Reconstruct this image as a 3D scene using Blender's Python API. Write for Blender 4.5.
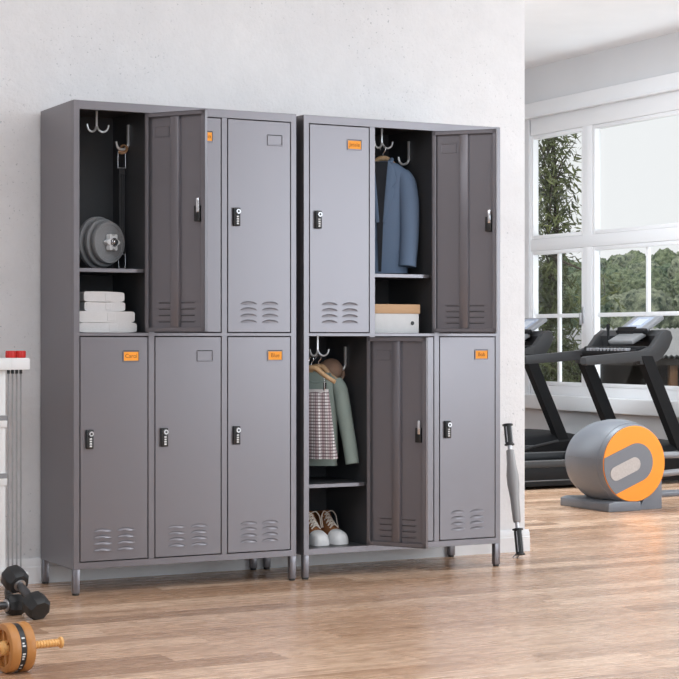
import bpy, bmesh, math, random
from mathutils import Vector, Matrix, Euler, noise
from math import sin, cos, pi, radians as R

# ------------------------------------------------------------------ scene
for o in list(bpy.data.objects):
    bpy.data.objects.remove(o)
S = bpy.context.scene
COL = S.collection

# ------------------------------------------------------------------ camera
cam = bpy.data.cameras.new('camera')
cam.sensor_width = 36.0
cam.lens = 94.11
cam.clip_end = 2000
co = bpy.data.objects.new('camera', cam)
COL.objects.link(co)
co.location = (-2.1156, -6.1511, 0.9301)
co.rotation_euler = (pi / 2, 0, -0.48001)
S.camera = co

# ------------------------------------------------------------------ world, sun, window and fill light, exposure
W = bpy.data.worlds.new('sky')
S.world = W
W.use_nodes = True
bg = W.node_tree.nodes['Background']
bg.inputs[0].default_value = (0.95, 0.955, 0.965, 1)
bg.inputs[1].default_value = 1.0


def add_light(name, kind, loc, target, energy, color=(1, 1, 1), size=None, size_y=None, angle=None):
    l = bpy.data.lights.new(name, kind)
    l.energy = energy
    l.color = color
    if kind == 'AREA':
        l.shape = 'RECTANGLE'
        l.size = size
        l.size_y = size_y
    if kind == 'SUN':
        l.angle = angle
    o = bpy.data.objects.new(name, l)
    COL.objects.link(o)
    o.location = loc
    o.rotation_euler = (Vector(target) - Vector(loc)).to_track_quat('-Z', 'Y').to_euler()
    return o


add_light('sun', 'SUN', (-25, -8, 36), (0, 0, 0), 3.0, (1, 0.97, 0.9), angle=R(2))
# area lamps for daylight at the tall side windows, plus an added front fill
DAY = (0.832, 0.93, 1.0)
add_light('window_daylight', 'AREA', (5.2, -6.1, 1.6), (1.0, 0.4, 1.0), 175, DAY, 3.8, 2.7)
add_light('front_fill_light', 'AREA', (-1.5, -8.8, 1.8), (0.3, 0.4, 1.2), 105, (0.76, 0.89, 1.0), 3.6, 2.2)  # added fill by the front wall, no window is modelled there
add_light('near_window_daylight', 'AREA', (5.3, -0.6, 1.8), (3.2, 4.0, 1.3), 80, DAY, 2.6, 1.8)
# added uplight and gym fills, then unseen ceiling panels over the room
add_light('outside_uplight_fill', 'AREA', (7.0, 2.6, -0.7), (4.6, 2.8, 3.0), 150, DAY, 5.0, 1.6)  # added lamp below the sill, brightens the gym ceiling from outside
add_light('gym_overhead_fill', 'AREA', (3.4, 2.4, 3.0), (3.4, 2.401, 0.0), 95, DAY, 1.4, 1.4)  # added fill above the gym, no fitting modelled
add_light('gym_side_fill', 'AREA', (2.4, 3.6, 1.7), (5.6, 4.4, 1.5), 52, DAY, 2.4, 1.8)  # unseen lamp added behind the partition to brighten the window wall
add_light('room_ceiling_panel', 'AREA', (0.8, -2.8, 3.02), (0.8, -2.801, 0.0), 78, DAY, 4.0, 2.6)
add_light('left_ceiling_panel', 'AREA', (-2.6, -2.4, 3.02), (-2.6, -2.401, 0.0), 40, DAY, 2.0, 2.6)
S.view_settings.view_transform = 'Standard'
S.view_settings.look = 'None'
S.view_settings.gamma = 1.0
S.view_settings.exposure = 0.0
S.view_settings.use_curve_mapping = False


# ------------------------------------------------------------------ materials
def mat(name, color, rough=0.5, metal=0.0, spec=0.5, emit=None, coat=0.0):
    m = bpy.data.materials.new(name)
    m.use_nodes = True
    b = m.node_tree.nodes['Principled BSDF']
    b.inputs['Base Color'].default_value = (*color, 1)
    b.inputs['Roughness'].default_value = rough
    b.inputs['Metallic'].default_value = metal
    b.inputs['Specular IOR Level'].default_value = spec
    b.inputs['Coat Weight'].default_value = coat
    if emit:
        b.inputs['Emission Color'].default_value = (*emit[0], 1)
        b.inputs['Emission Strength'].default_value = emit[1]
    return m


class NT:
    """small node-tree builder"""
    def __init__(s, m):
        s.t = m.node_tree
        s.b = s.t.nodes['Principled BSDF']

    def n(s, kind, **kw):
        nd = s.t.nodes.new(kind)
        for k, v in kw.items():
            setattr(nd, k, v)
        return nd

    def l(s, a, b):
        s.t.links.new(a, b)

    def math(s, op, a, b=None):
        nd = s.n('ShaderNodeMath', operation=op)
        for i, v in enumerate((a, b)):
            if v is None:
                continue
            if isinstance(v, (int, float)):
                nd.inputs[i].default_value = v
            else:
                s.l(v, nd.inputs[i])
        return nd.outputs[0]

    def coords(s, scale=(1, 1, 1)):
        tc = s.n('ShaderNodeTexCoord')
        mp = s.n('ShaderNodeMapping')
        mp.inputs['Scale'].default_value = scale
        s.l(tc.outputs['Object'], mp.inputs['Vector'])
        return mp.outputs[0]

    def noise(s, vec, scale, detail=4, rough=0.55, dist=0.0):
        nd = s.n('ShaderNodeTexNoise')
        nd.inputs['Scale'].default_value = scale
        nd.inputs['Detail'].default_value = detail
        nd.inputs['Roughness'].default_value = rough
        nd.inputs['Distortion'].default_value = dist
        s.l(vec, nd.inputs['Vector'])
        return nd.outputs['Fac']

    def ramp(s, fac, stops):
        nd = s.n('ShaderNodeValToRGB')
        cr = nd.color_ramp
        while len(cr.elements) < len(stops):
            cr.elements.new(0.5)
        for e, (p, c) in zip(cr.elements, stops):
            e.position = p
            e.color = (*c, 1)
        s.l(fac, nd.inputs[0])
        return nd.outputs[0]

    def mix(s, fac, a, b, mode='MIX'):
        nd = s.n('ShaderNodeMix', data_type='RGBA', blend_type=mode)
        if isinstance(fac, (int, float)):
            nd.inputs[0].default_value = fac
        else:
            s.l(fac, nd.inputs[0])
        for i, v in ((6, a), (7, b)):
            if isinstance(v, tuple):
                nd.inputs[i].default_value = (*v, 1)
            else:
                s.l(v, nd.inputs[i])
        return nd.outputs[2]

    def bump(s, h, strength, dist=0.01):
        nd = s.n('ShaderNodeBump')
        nd.inputs['Strength'].default_value = strength
        nd.inputs['Distance'].default_value = dist
        s.l(h, nd.inputs['Height'])
        s.l(nd.outputs[0], s.b.inputs['Normal'])

    def color(s, c):
        s.l(c, s.b.inputs['Base Color'])


def noisy(name, c0, c1, scale, rough, bump=0.0, bdist=0.002, **kw):
    m = mat(name, c0, rough, **kw)
    t = NT(m)
    v = t.coords()
    f = t.noise(v, scale, 5)
    t.color(t.ramp(f, [(0.3, c0), (0.7, c1)]))
    if bump:
        t.bump(f, bump, bdist)
    return m


M = {}
M['paint'] = noisy('grey_powder_paint', (0.192, 0.18, 0.196), (0.202, 0.19, 0.206), 900, 0.29, metal=0.55)
M['interior'] = noisy('charcoal_interior_paint', (0.05, 0.05, 0.054), (0.056, 0.056, 0.06), 900, 0.45)
M['chrome'] = mat('chrome', (0.75, 0.75, 0.77), 0.18, 1.0)
M['steel'] = mat('brushed_steel', (0.55, 0.55, 0.57), 0.35, 1.0)
M['black'] = noisy('black_plastic', (0.012, 0.012, 0.013), (0.018, 0.018, 0.019), 300, 0.42, 0.05, 0.0005)
M['rubber'] = noisy('black_rubber', (0.014, 0.014, 0.015), (0.022, 0.022, 0.023), 250, 0.5, 0.2, 0.0006)
M['white_plastic'] = mat('white_plastic', (0.75, 0.75, 0.75), 0.4)
M['orange_card'] = mat('orange_card', (0.95, 0.36, 0.03), 0.6)
M['ink'] = mat('brown_ink', (0.28, 0.06, 0.008), 0.7)
M['dark_gap'] = mat('dark_slot', (0.02, 0.02, 0.02), 0.8)
M['white_paint'] = mat('white_gloss_paint', (0.8, 0.79, 0.8), 0.4)
M['ceiling'] = noisy('ceiling_paint', (0.8, 0.79, 0.8), (0.83, 0.82, 0.83), 3, 0.9)
M['treadmill_grey'] = noisy('dark_grey_plastic', (0.026, 0.026, 0.028), (0.033, 0.033, 0.035), 200, 0.5, 0.05, 0.0005)
M['treadmill_black'] = noisy('matt_black_plastic', (0.009, 0.009, 0.01), (0.013, 0.013, 0.014), 200, 0.55, 0.05, 0.0005, spec=0.15)
M['silver'] = mat('silver_plastic', (0.25, 0.25, 0.265), 0.4, 0.2)
M['readout'] = mat('pale_readout', (0.5, 0.53, 0.6), 0.3)  # plain pale blue-grey display colour
M['rail_grey'] = mat('rail_grey', (0.13, 0.13, 0.135), 0.4)
M['tray_grey'] = mat('mid_grey_plastic', (0.2, 0.2, 0.205), 0.4)
M['screen'] = mat('pale_display', (0.36, 0.4, 0.5), 0.25)
M['house_grey'] = noisy('blue_grey_plastic', (0.17, 0.18, 0.205), (0.18, 0.19, 0.215), 150, 0.38, 0.04, 0.0005)
M['house_orange'] = mat('orange_plastic', (0.95, 0.3, 0.025), 0.45)
M['logo_grey'] = noisy('pale_grey_insert', (0.42, 0.38, 0.36), (0.5, 0.46, 0.44), 120, 0.6)
M['star_white'] = mat('bright_zinc', (0.78, 0.78, 0.79), 0.35, 0.35)
M['hook'] = mat('bright_hook_metal', (0.8, 0.8, 0.81), 0.3, 0.5)
M['dark_steel'] = mat('dark_steel', (0.12, 0.12, 0.125), 0.35, 0.8)
M['red'] = mat('red_plastic', (0.6, 0.02, 0.015), 0.35)
M['iron'] = noisy('dark_cast_iron', (0.2, 0.2, 0.207), (0.24, 0.24, 0.247), 200, 0.38, 0.15, 0.0005)
M['hanger_wood'] = None


def wall_mat():
    m = mat('white_plaster', (0.8, 0.79, 0.8), 0.9)
    t = NT(m)
    v = t.coords()
    big = t.noise(v, 1.3, 4)
    blot = t.noise(v, 8, 6, 0.7)
    c = t.ramp(big, [(0.3, (0.75, 0.74, 0.755)), (0.7, (0.82, 0.81, 0.82))])
    c2 = t.ramp(blot, [(0.35, (0.93, 0.93, 0.93)), (0.6, (1, 1, 1))])
    c = t.mix(0.6, c, c2, 'MULTIPLY')
    pit = t.noise(v, 75, 3, 0.6)
    area = t.noise(v, 2.3, 3)
    pm = t.ramp(pit, [(0.625, (1, 1, 1)), (0.69, (0.6, 0.62, 0.63))])
    am = t.ramp(area, [(0.47, (0, 0, 0)), (0.6, (1, 1, 1))])
    c = t.mix(am, c, t.mix(1.0, c, pm, 'MULTIPLY'))
    t.color(c)
    t.bump(t.math('ADD', t.noise(v, 30, 6, 0.65), t.math('MULTIPLY', pit, -0.5)), 0.28, 0.012)
    return m


M['wall'] = wall_mat()
M['plain_wall'] = noisy('grey_white_paint', (0.62, 0.61, 0.62), (0.65, 0.64, 0.65), 2, 0.9)


def floor_mat():
    m = mat('oak_planks', (0.5, 0.35, 0.2), 0.33)
    t = NT(m)
    tc = t.n('ShaderNodeTexCoord')
    sp = t.n('ShaderNodeSeparateXYZ')
    t.l(tc.outputs['Object'], sp.inputs[0])
    x, y = sp.outputs[0], sp.outputs[1]
    PW, PL = 0.125, 1.15
    row = t.math('FLOOR', t.math('DIVIDE', y, PW))
    wn = t.n('ShaderNodeTexWhiteNoise', noise_dimensions='1D')
    t.l(row, wn.inputs['W'])
    xs = t.math('ADD', x, t.math('MULTIPLY', wn.outputs['Value'], 7.3))
    colid = t.math('FLOOR', t.math('DIVIDE', xs, PL))
    cb = t.n('ShaderNodeCombineXYZ')
    t.l(row, cb.inputs[0]); t.l(colid, cb.inputs[1])
    w2 = t.n('ShaderNodeTexWhiteNoise', noise_dimensions='2D')
    t.l(cb.outputs[0], w2.inputs['Vector'])
    rnd = w2.outputs['Value']
    base = t.ramp(rnd, [(0.0, (0.43, 0.258, 0.16)), (0.3, (0.55, 0.342, 0.22)), (0.6, (0.64, 0.41, 0.27)), (1.0, (0.78, 0.54, 0.38))])
    # grain, shifted per plank
    gv = t.n('ShaderNodeCombineXYZ')
    t.l(t.math('ADD', t.math('MULTIPLY', x, 1.0), t.math('MULTIPLY', rnd, 31.0)), gv.inputs[0])
    t.l(t.math('MULTIPLY', y, 11.0), gv.inputs[1])
    t.l(t.math('MULTIPLY', rnd, 9.0), gv.inputs[2])
    g1 = t.noise(gv.outputs[0], 3.2, 8, 0.62, 0.9)
    gm = t.ramp(g1, [(0.3, (0.62, 0.54, 0.48)), (0.45, (0.93, 0.91, 0.89)), (0.65, (1.1, 1.1, 1.1))])
    c = t.mix(0.85, base, gm, 'MULTIPLY')
    # cathedral rings
    wv = t.n('ShaderNodeTexWave', wave_type='RINGS', rings_direction='Y')
    rv = t.n('ShaderNodeCombineXYZ')
    t.l(t.math('ADD', t.math('MULTIPLY', x, 0.55), t.math('MULTIPLY', rnd, 17.0)), rv.inputs[0])
    t.l(t.math('MULTIPLY', y, 4.0), rv.inputs[1])
    t.l(t.math('MULTIPLY', rnd, 5.0), rv.inputs[2])
    t.l(rv.outputs[0], wv.inputs['Vector'])
    wv.inputs['Scale'].default_value = 5
    wv.inputs['Distortion'].default_value = 7
    wv.inputs['Detail'].default_value = 3
    wv.inputs['Detail Scale'].default_value = 1.2
    wm = t.ramp(wv.outputs['Fac'], [(0.0, (0.80, 0.75, 0.71)), (0.35, (1, 1, 1)), (1.0, (1.03, 1.03, 1.03))])
    c = t.mix(0.55, c, wm, 'MULTIPLY')
    # sparse dark streaks and knots
    kv = t.n('ShaderNodeCombineXYZ')
    t.l(t.math('ADD', x, t.math('MULTIPLY', rnd, 13.0)), kv.inputs[0])
    t.l(t.math('MULTIPLY', y, 7.0), kv.inputs[1])
    kn = t.noise(kv.outputs[0], 2.1, 5, 0.6, 1.5)
    km = t.ramp(kn, [(0.66, (1, 1, 1)), (0.74, (0.62, 0.52, 0.46))])
    c = t.mix(0.8, c, km, 'MULTIPLY')
    # seams
    fy = t.math('ABSOLUTE', t.math('SUBTRACT', t.math('FRACT', t.math('DIVIDE', y, PW)), 0.5))
    fx = t.math('ABSOLUTE', t.math('SUBTRACT', t.math('FRACT', t.math('DIVIDE', xs, PL)), 0.5))
    seam = t.math('MAXIMUM', t.math('GREATER_THAN', fy, 0.493), t.math('GREATER_THAN', fx, 0.499))
    c = t.mix(t.math('MULTIPLY', seam, 0.35), c, (0.2, 0.12, 0.07))
    t.color(c)
    t.l(t.math('ADD', t.math('MULTIPLY', g1, 0.1), 0.22), t.b.inputs['Roughness'])
    t.b.inputs['Specular IOR Level'].default_value = 0.75
    t.bump(t.math('SUBTRACT', g1, seam), 0.06, 0.002)
    return m


M['floor'] = floor_mat()


def wood(name, c0, c1, sc=(40, 40, 6), rough=0.5):
    m = mat(name, c0, rough)
    t = NT(m)
    f = t.noise(t.coords(sc), 2, 6, 0.6, 0.6)
    t.color(t.ramp(f, [(0.3, c0), (0.7, c1)]))
    t.bump(f, 0.08, 0.001)
    return m


M['hanger_wood'] = wood('beech_wood', (0.5, 0.3, 0.15), (0.64, 0.42, 0.24))
M['roller_wood'] = wood('orange_plastic_wood', (0.45, 0.19, 0.05), (0.5, 0.215, 0.058), (20, 20, 20), 0.42)
M['roller_light'] = wood('pale_orange_plastic', (0.8, 0.43, 0.14), (0.85, 0.47, 0.17), (20, 20, 20), 0.42)
M['lid'] = wood('tan_card', (0.55, 0.34, 0.19), (0.6, 0.38, 0.22), (8, 8, 60), 0.7)
M['box_white'] = noisy('white_card', (0.66, 0.66, 0.67), (0.7, 0.7, 0.71), 40, 0.7)


def fabric(name, c0, c1, scale=600, bump=0.4, rough=0.9):
    m = mat(name, c0, rough, spec=0.2)
    t = NT(m)
    v = t.coords()
    f = t.noise(v, scale, 3)
    g = t.noise(v, 14, 3)
    t.color(t.mix(g, t.ramp(f, [(0.3, c0), (0.7, c1)]), c1))
    t.bump(f, bump, 0.0015)
    return m


M['jacket'] = fabric('slate_blue_wool', (0.115, 0.165, 0.25), (0.145, 0.2, 0.295))
M['jacket_dark'] = fabric('dark_lining', (0.02, 0.022, 0.028), (0.03, 0.032, 0.038))
M['sweater'] = fabric('sage_green_knit', (0.24, 0.29, 0.265), (0.28, 0.33, 0.3), 350)
M['towel'] = fabric('grey_white_terry', (0.56, 0.54, 0.54), (0.68, 0.66, 0.66), 420, 0.9)
M['hat'] = fabric('brown_felt', (0.4, 0.25, 0.18), (0.46, 0.3, 0.22), 200)
M['leather'] = noisy('brown_suede', (0.2, 0.075, 0.025), (0.3, 0.12, 0.04), 60, 0.75, 0.2, 0.001)
M['toe'] = noisy('white_rubber', (0.72, 0.71, 0.71), (0.78, 0.77, 0.77), 60, 0.5)
M['lace'] = fabric('cream_lace', (0.7, 0.62, 0.54), (0.78, 0.7, 0.62), 500)
M['strap'] = fabric('black_webbing', (0.03, 0.03, 0.033), (0.05, 0.05, 0.053), 500)
M['tan_leather'] = noisy('tan_leather', (0.38, 0.2, 0.1), (0.46, 0.26, 0.14), 100, 0.6)


def plaid():
    m = mat('white_plum_plaid', (0.8, 0.8, 0.8), 0.9, spec=0.2)
    t = NT(m)
    tc = t.n('ShaderNodeTexCoord')
    sp = t.n('ShaderNodeSeparateXYZ')
    t.l(tc.outputs['UV'], sp.inputs[0])
    u, v = sp.outputs[0], sp.outputs[1]

    def lines(a, period, duty, off=0.0):
        return t.math('LESS_THAN', t.math('FRACT', t.math('ADD', t.math('DIVIDE', a, period), off)), duty)
    c = t.mix(t.math('MULTIPLY', t.math('MAXIMUM', lines(u, 0.028, 0.5), 0.0), 0.55), (0.8, 0.77, 0.77), (0.36, 0.22, 0.24))
    c = t.mix(t.math('MULTIPLY', lines(v, 0.0125, 0.42), 0.75), c, (0.12, 0.07, 0.085))
    c = t.mix(t.math('MULTIPLY', lines(u, 0.0095, 0.3), 0.6), c, (0.12, 0.07, 0.085))
    t.color(c)
    t.bump(t.noise(t.coords(), 500, 2), 0.3, 0.001)
    return m


M['plaid'] = plaid()


def glass():
    m = bpy.data.materials.new('window_glass')
    m.use_nodes = True
    t = m.node_tree
    t.nodes.clear()
    out = t.nodes.new('ShaderNodeOutputMaterial')
    tr = t.nodes.new('ShaderNodeBsdfTransparent')
    tr.inputs[0].default_value = (0.97, 0.98, 0.98, 1)
    gl = t.nodes.new('ShaderNodeBsdfGlossy')
    gl.inputs['Roughness'].default_value = 0.02
    mx = t.nodes.new('ShaderNodeMixShader')
    mx.inputs[0].default_value = 0.025
    t.links.new(tr.outputs[0], mx.inputs[1])
    t.links.new(gl.outputs[0], mx.inputs[2])
    t.links.new(mx.outputs[0], out.inputs[0])
    return m


M['glass'] = glass()


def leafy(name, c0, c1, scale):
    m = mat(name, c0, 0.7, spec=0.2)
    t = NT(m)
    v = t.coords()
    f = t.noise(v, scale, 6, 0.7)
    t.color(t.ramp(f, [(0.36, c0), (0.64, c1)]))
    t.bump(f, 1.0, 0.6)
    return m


M['crown_a'] = leafy('forest_green', (0.03, 0.055, 0.035), (0.26, 0.31, 0.19), 3.4)  # haze greyness and light-dark leaf contrast are mixed into these crown colours
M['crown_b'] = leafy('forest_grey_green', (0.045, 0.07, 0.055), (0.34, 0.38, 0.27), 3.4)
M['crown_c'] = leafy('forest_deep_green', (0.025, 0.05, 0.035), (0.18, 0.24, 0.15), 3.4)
M['hill'] = noisy('hill_grass', (0.03, 0.06, 0.035), (0.06, 0.1, 0.05), 0.2, 1.0)
M['ground'] = noisy('outside_ground', (0.16, 0.15, 0.12), (0.22, 0.21, 0.17), 0.7, 1.0)
M['leaf'] = noisy('olive_leaf', (0.025, 0.035, 0.01), (0.13, 0.15, 0.045), 5, 0.6)
M['bark'] = noisy('dark_bark', (0.035, 0.028, 0.02), (0.07, 0.055, 0.04), 20, 0.9, 0.5, 0.01)
M['metal_roof'] = noisy('pale_corrugated_metal', (0.2, 0.205, 0.215), (0.24, 0.245, 0.255), 1.5, 0.5)
M['barn_wood'] = wood('brown_timber', (0.09, 0.045, 0.02), (0.13, 0.065, 0.03), (3, 3, 1), 0.8)
M['barn_dark'] = noisy('dark_boards', (0.012, 0.01, 0.009), (0.025, 0.02, 0.017), 2, 0.9)
M['grey_thread'] = mat('grey_rod', (0.35, 0.34, 0.35), 0.4, 0.4)
M['spring'] = mat('grey_spring', (0.3, 0.29, 0.29), 0.45, 0.2)


# ------------------------------------------------------------------ mesh builder
class MB:
    def __init__(s):
        s.bm = bmesh.new()
        s.mats = []
        s.uv = None

    def mi(s, m):
        if m not in s.mats:
            s.mats.append(m)
        return s.mats.index(m)

    def _merge(s, b, m, T=None, smooth=False):
        if T is not None:
            b.transform(T)
        i = s.mi(m)
        for f in b.faces:
            f.material_index = i
            f.smooth = smooth
        me = bpy.data.meshes.new('t')
        b.to_mesh(me)
        b.free()
        s.bm.from_mesh(me)
        bpy.data.meshes.remove(me)

    def box(s, x0, x1, y0, y1, z0, z1, m, bev=0.0, seg=2, T=None, smooth=False):
        b = bmesh.new()
        bmesh.ops.create_cube(b, size=1)
        b.transform(Matrix.Translation(((x0 + x1) / 2, (y0 + y1) / 2, (z0 + z1) / 2)) @
                    Matrix.Diagonal((x1 - x0, y1 - y0, z1 - z0, 1)))
        if bev:
            bmesh.ops.bevel(b, geom=b.edges[:], offset=bev, segments=seg, affect='EDGES', profile=0.5)
        s._merge(b, m, T, smooth)

    def cyl(s, p0, p1, r0, m, r1=None, seg=20, smooth=True, bev=0.0):
        p0, p1 = Vector(p0), Vector(p1)
        d = p1 - p0
        b = bmesh.new()
        bmesh.ops.create_cone(b, cap_ends=True, segments=seg, radius1=r0, radius2=r0 if r1 is None else r1, depth=d.length)
        if bev:
            es = [e for e in b.edges if abs(e.verts[0].co.z - e.verts[1].co.z) < 1e-6]
            bmesh.ops.bevel(b, geom=es, offset=bev, segments=2, affect='EDGES', profile=0.5)
        T = Matrix.Translation((p0 + p1) / 2) @ d.to_track_quat('Z', 'Y').to_matrix().to_4x4()
        s._merge(b, m, T, smooth)

    def lathe(s, prof, m, T=None, seg=32, smooth=True, closed=False):
        """prof: list of (r, z); revolved about local Z"""
        b = bmesh.new()
        rings = []
        for r, z in prof:
            if r < 1e-6:
                rings.append([b.verts.new((0, 0, z))])
            else:
                rings.append([b.verts.new((r * cos(2 * pi * k / seg), r * sin(2 * pi * k / seg), z)) for k in range(seg)])
        pairs = list(zip(rings, rings[1:]))
        if closed:
            pairs.append((rings[-1], rings[0]))
        for a, c in pairs:
            for k in range(seg):
                k2 = (k + 1) % seg
                if len(a) == 1 and len(c) == 1:
                    continue
                if len(a) == 1:
                    b.faces.new((a[0], c[k2], c[k]))
                elif len(c) == 1:
                    b.faces.new((a[k], a[k2], c[0]))
                else:
                    b.faces.new((a[k], a[k2], c[k2], c[k]))
        bmesh.ops.recalc_face_normals(b, faces=b.faces)
        s._merge(b, m, T, smooth)

    def tube(s, pts, r, m, seg=10, smooth=True, sub=4, ell=None, up=None):
        """swept tube along a Catmull-Rom curve; r is a number or a per-point list; ell flattens the section"""
        pts = [Vector(p) for p in pts]
        rs = r if isinstance(r, (list, tuple)) else [r] * len(pts)
        P, Q = [], []
        n = len(pts)
        for i in range(n - 1):
            p0, p1, p2, p3 = pts[max(i - 1, 0)], pts[i], pts[i + 1], pts[min(i + 2, n - 1)]
            for k in range(sub):
                t = k / sub
                P.append(0.5 * ((2 * p1) + (p2 - p0) * t + (2 * p0 - 5 * p1 + 4 * p2 - p3) * t * t + (3 * p1 - p0 - 3 * p2 + p3) * t ** 3))
                Q.append(rs[i] * (1 - t) + rs[i + 1] * t)
        P.append(pts[-1]); Q.append(rs[-1])
        b = bmesh.new()
        rings = []
        nrm = Vector(up) if up else None
        for i, p in enumerate(P):
            tg = (P[min(i + 1, len(P) - 1)] - P[max(i - 1, 0)]).normalized()
            if nrm is None:
                nrm = tg.orthogonal().normalized()
            nn = (nrm - tg * nrm.dot(tg))
            nn = nn.normalized() if nn.length > 1e-6 else tg.orthogonal().normalized()
            if not up:
                nrm = nn
            bi = tg.cross(nn)
            e = ell or 1.0
            rings.append([b.verts.new(p + Q[i] * (nn * cos(2 * pi * k / seg) + bi * e * sin(2 * pi * k / seg))) for k in range(seg)])
        for a, c in zip(rings, rings[1:]):
            for k in range(seg):
                b.faces.new((a[k], a[(k + 1) % seg], c[(k + 1) % seg], c[k]))
        b.faces.new(rings[0][::-1]); b.faces.new(rings[-1])
        bmesh.ops.recalc_face_normals(b, faces=b.faces)
        s._merge(b, m, None, smooth)

    def prism(s, poly, h, m, T=None, bev=0.0, smooth=False):
        """poly in local XY, extruded 0..h along local Z"""
        b = bmesh.new()
        lo = [b.verts.new((x, y, 0)) for x, y in poly]
        hi = [b.verts.new((x, y, h)) for x, y in poly]
        b.faces.new(lo[::-1]); b.faces.new(hi)
        n = len(poly)
        for i in range(n):
            b.faces.new((lo[i], lo[(i + 1) % n], hi[(i + 1) % n], hi[i]))
        bmesh.ops.recalc_face_normals(b, faces=b.faces)
        if bev:
            bmesh.ops.bevel(b, geom=b.edges[:], offset=bev, segments=2, affect='EDGES', profile=0.5)
        s._merge(b, m, T, smooth)

    def rings(s, rs, m, caps=(True, True), smooth=True, T=None, close=True):
        """rs: list of lists of points, all the same length"""
        b = bmesh.new()
        V = [[b.verts.new(p) for p in r] for r in rs]
        n = len(rs[0])
        for a, c in zip(V, V[1:]):
            for k in range(n if close else n - 1):
                b.faces.new((a[k], a[(k + 1) % n], c[(k + 1) % n], c[k]))
        if caps[0]:
            b.faces.new(V[0][::-1])
        if caps[1]:
            b.faces.new(V[-1])
        bmesh.ops.recalc_face_normals(b, faces=b.faces)
        s._merge(b, m, T, smooth)

    def build(s, name, parent=None, loc=(0, 0, 0), rot=(0, 0, 0), auto=35):
        me = bpy.data.meshes.new(name)
        s.bm.to_mesh(me)
        s.bm.free()
        for m in s.mats:
            me.materials.append(m)
        if auto:
            try:
                me.set_sharp_from_angle(angle=R(auto))
            except Exception:
                pass
        o = bpy.data.objects.new(name, me)
        COL.objects.link(o)
        o.location = loc
        o.rotation_euler = rot
        if parent:
            o.parent = parent
        return o


def thing(name, label, cat, loc=(0, 0, 0), rotz=0.0, group=None, rot=None):
    o = bpy.data.objects.new(name, None)
    o.empty_display_size = 0.1
    COL.objects.link(o)
    o.location = loc
    o.rotation_euler = rot or (0, 0, rotz)
    return tag(o, label, cat, group)


def tag(o, label, cat, group=None):
    o['label'] = label
    o['category'] = cat
    if group:
        o['group'] = group
    return o


def struct(o, label=None):
    o['kind'] = 'structure'
    if label:
        o['label'] = label
    return o


def copy_tree(o, parent=None):
    c = o.copy()
    COL.objects.link(c)
    if parent:
        c.parent = parent
    for ch in [x for x in bpy.data.objects if x.parent == o]:
        copy_tree(ch, c)
    return c


def lettering(txt, size, m, parent, T, name='lettering'):
    cu = bpy.data.curves.new('t', 'FONT')
    cu.body = txt
    cu.size = size
    cu.align_x = 'CENTER'
    cu.align_y = 'CENTER'
    cu.extrude = 0.0002
    tmp = bpy.data.objects.new('t', cu)
    me = bpy.data.meshes.new_from_object(tmp)
    bpy.data.objects.remove(tmp)
    me.materials.clear()
    me.materials.append(m)
    me.transform(T)
    me.name = name
    o = bpy.data.objects.new(name, me)
    COL.objects.link(o)
    o.parent = parent
    return o


# ================================================================== THE SETTING
XW = 5.6          # inner face of the window wall
CZ = 3.05         # ceiling
WY = 0.40         # face of the wall behind the lockers
XC = 2.215        # its outer corner


def sbox(name, *a, m=None, bev=0.0):
    b = MB()
    b.box(*a, m, bev)
    return struct(b.build(name))


sbox('floor', -4.6, XW + 0.2, -9.2, 7.4, -0.12, 0.0, m=M['floor'])
sbox('ceiling', -4.6, XW + 0.2, -9.2, 7.4, CZ, CZ + 0.12, m=M['ceiling'])
sbox('wall_back', -4.4, XC, WY, WY + 0.18, 0, CZ, m=M['wall'], bev=0.004)
sbox('wall_left', -4.6, -4.4, -9.2, 7.4, 0, CZ, m=M['plain_wall'])
sbox('wall_front', -4.4, XW, -9.2, -9.0, 0, CZ, m=M['plain_wall'])
sbox('wall_far', -4.4, XW, 7.2, 7.4, 0, CZ, m=M['plain_wall'])


def baseboard(name, length, T):
    b = MB()
    prof = [(0, 0), (0.016, 0), (0.016, 0.062), (0.013, 0.066), (0.013, 0.082), (0.008, 0.09), (0.006, 0.095), (0, 0.095)]
    b.prism(prof, length, M['white_paint'], T)
    return struct(b.build(name))


# profile local x -> -Y (out of the wall), local y -> Z, extrude -> X
baseboard('baseboard_back', XC + 4.4 + 0.016, Matrix(((0, 0, 1, -4.4), (-1, 0, 0, WY), (0, 1, 0, 0), (0, 0, 0, 1))))
baseboard('baseboard_end', 0.18, Matrix(((1, 0, 0, XC), (0, 0, 1, WY), (0, 1, 0, 0), (0, 0, 0, 1))))

# window wall, with openings along its length
openings = [(2.2, 5.467), (-2.6, 1.2), (-7.4, -3.4)]
ZS, ZT = 0.5, 2.65
b = MB()
ys = [7.2]
for y0, y1 in openings:
    ys += [y1, y0]
ys += [-9.0]
for k in range(0, len(ys), 2):
    b.box(XW, XW + 0.09, ys[k + 1], ys[k], 0, CZ, M['plain_wall'])
for y0, y1 in openings:
    b.box(XW, XW + 0.09, y0, y1, 0, ZS, M['plain_wall'])
    b.box(XW, XW + 0.09, y0, y1, ZT, CZ, M['plain_wall'])
struct(b.build('wall_right'))

# head casing running above the windows, sill board below
for i, (y0, y1) in enumerate(openings):
    b = MB()
    b.box(XW - 0.03, XW + 0.01, y0 - 0.2, y1 + 0.2, 2.66, 2.767, M['white_paint'], 0.003)
    b.box(XW - 0.045, XW + 0.01, y0 - 0.2, y1 + 0.2, 2.648, 2.664, M['white_paint'], 0.003)
    struct(b.build('trim_%d' % (2 * i + 1)))
    b = MB()
    b.box(XW - 0.10, XW + 0.02, y0 - 0.2, y1 + 0.2, 0.40, 0.505, M['white_paint'], 0.004)
    struct(b.build('trim_%d' % (2 * i + 2)))


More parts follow.
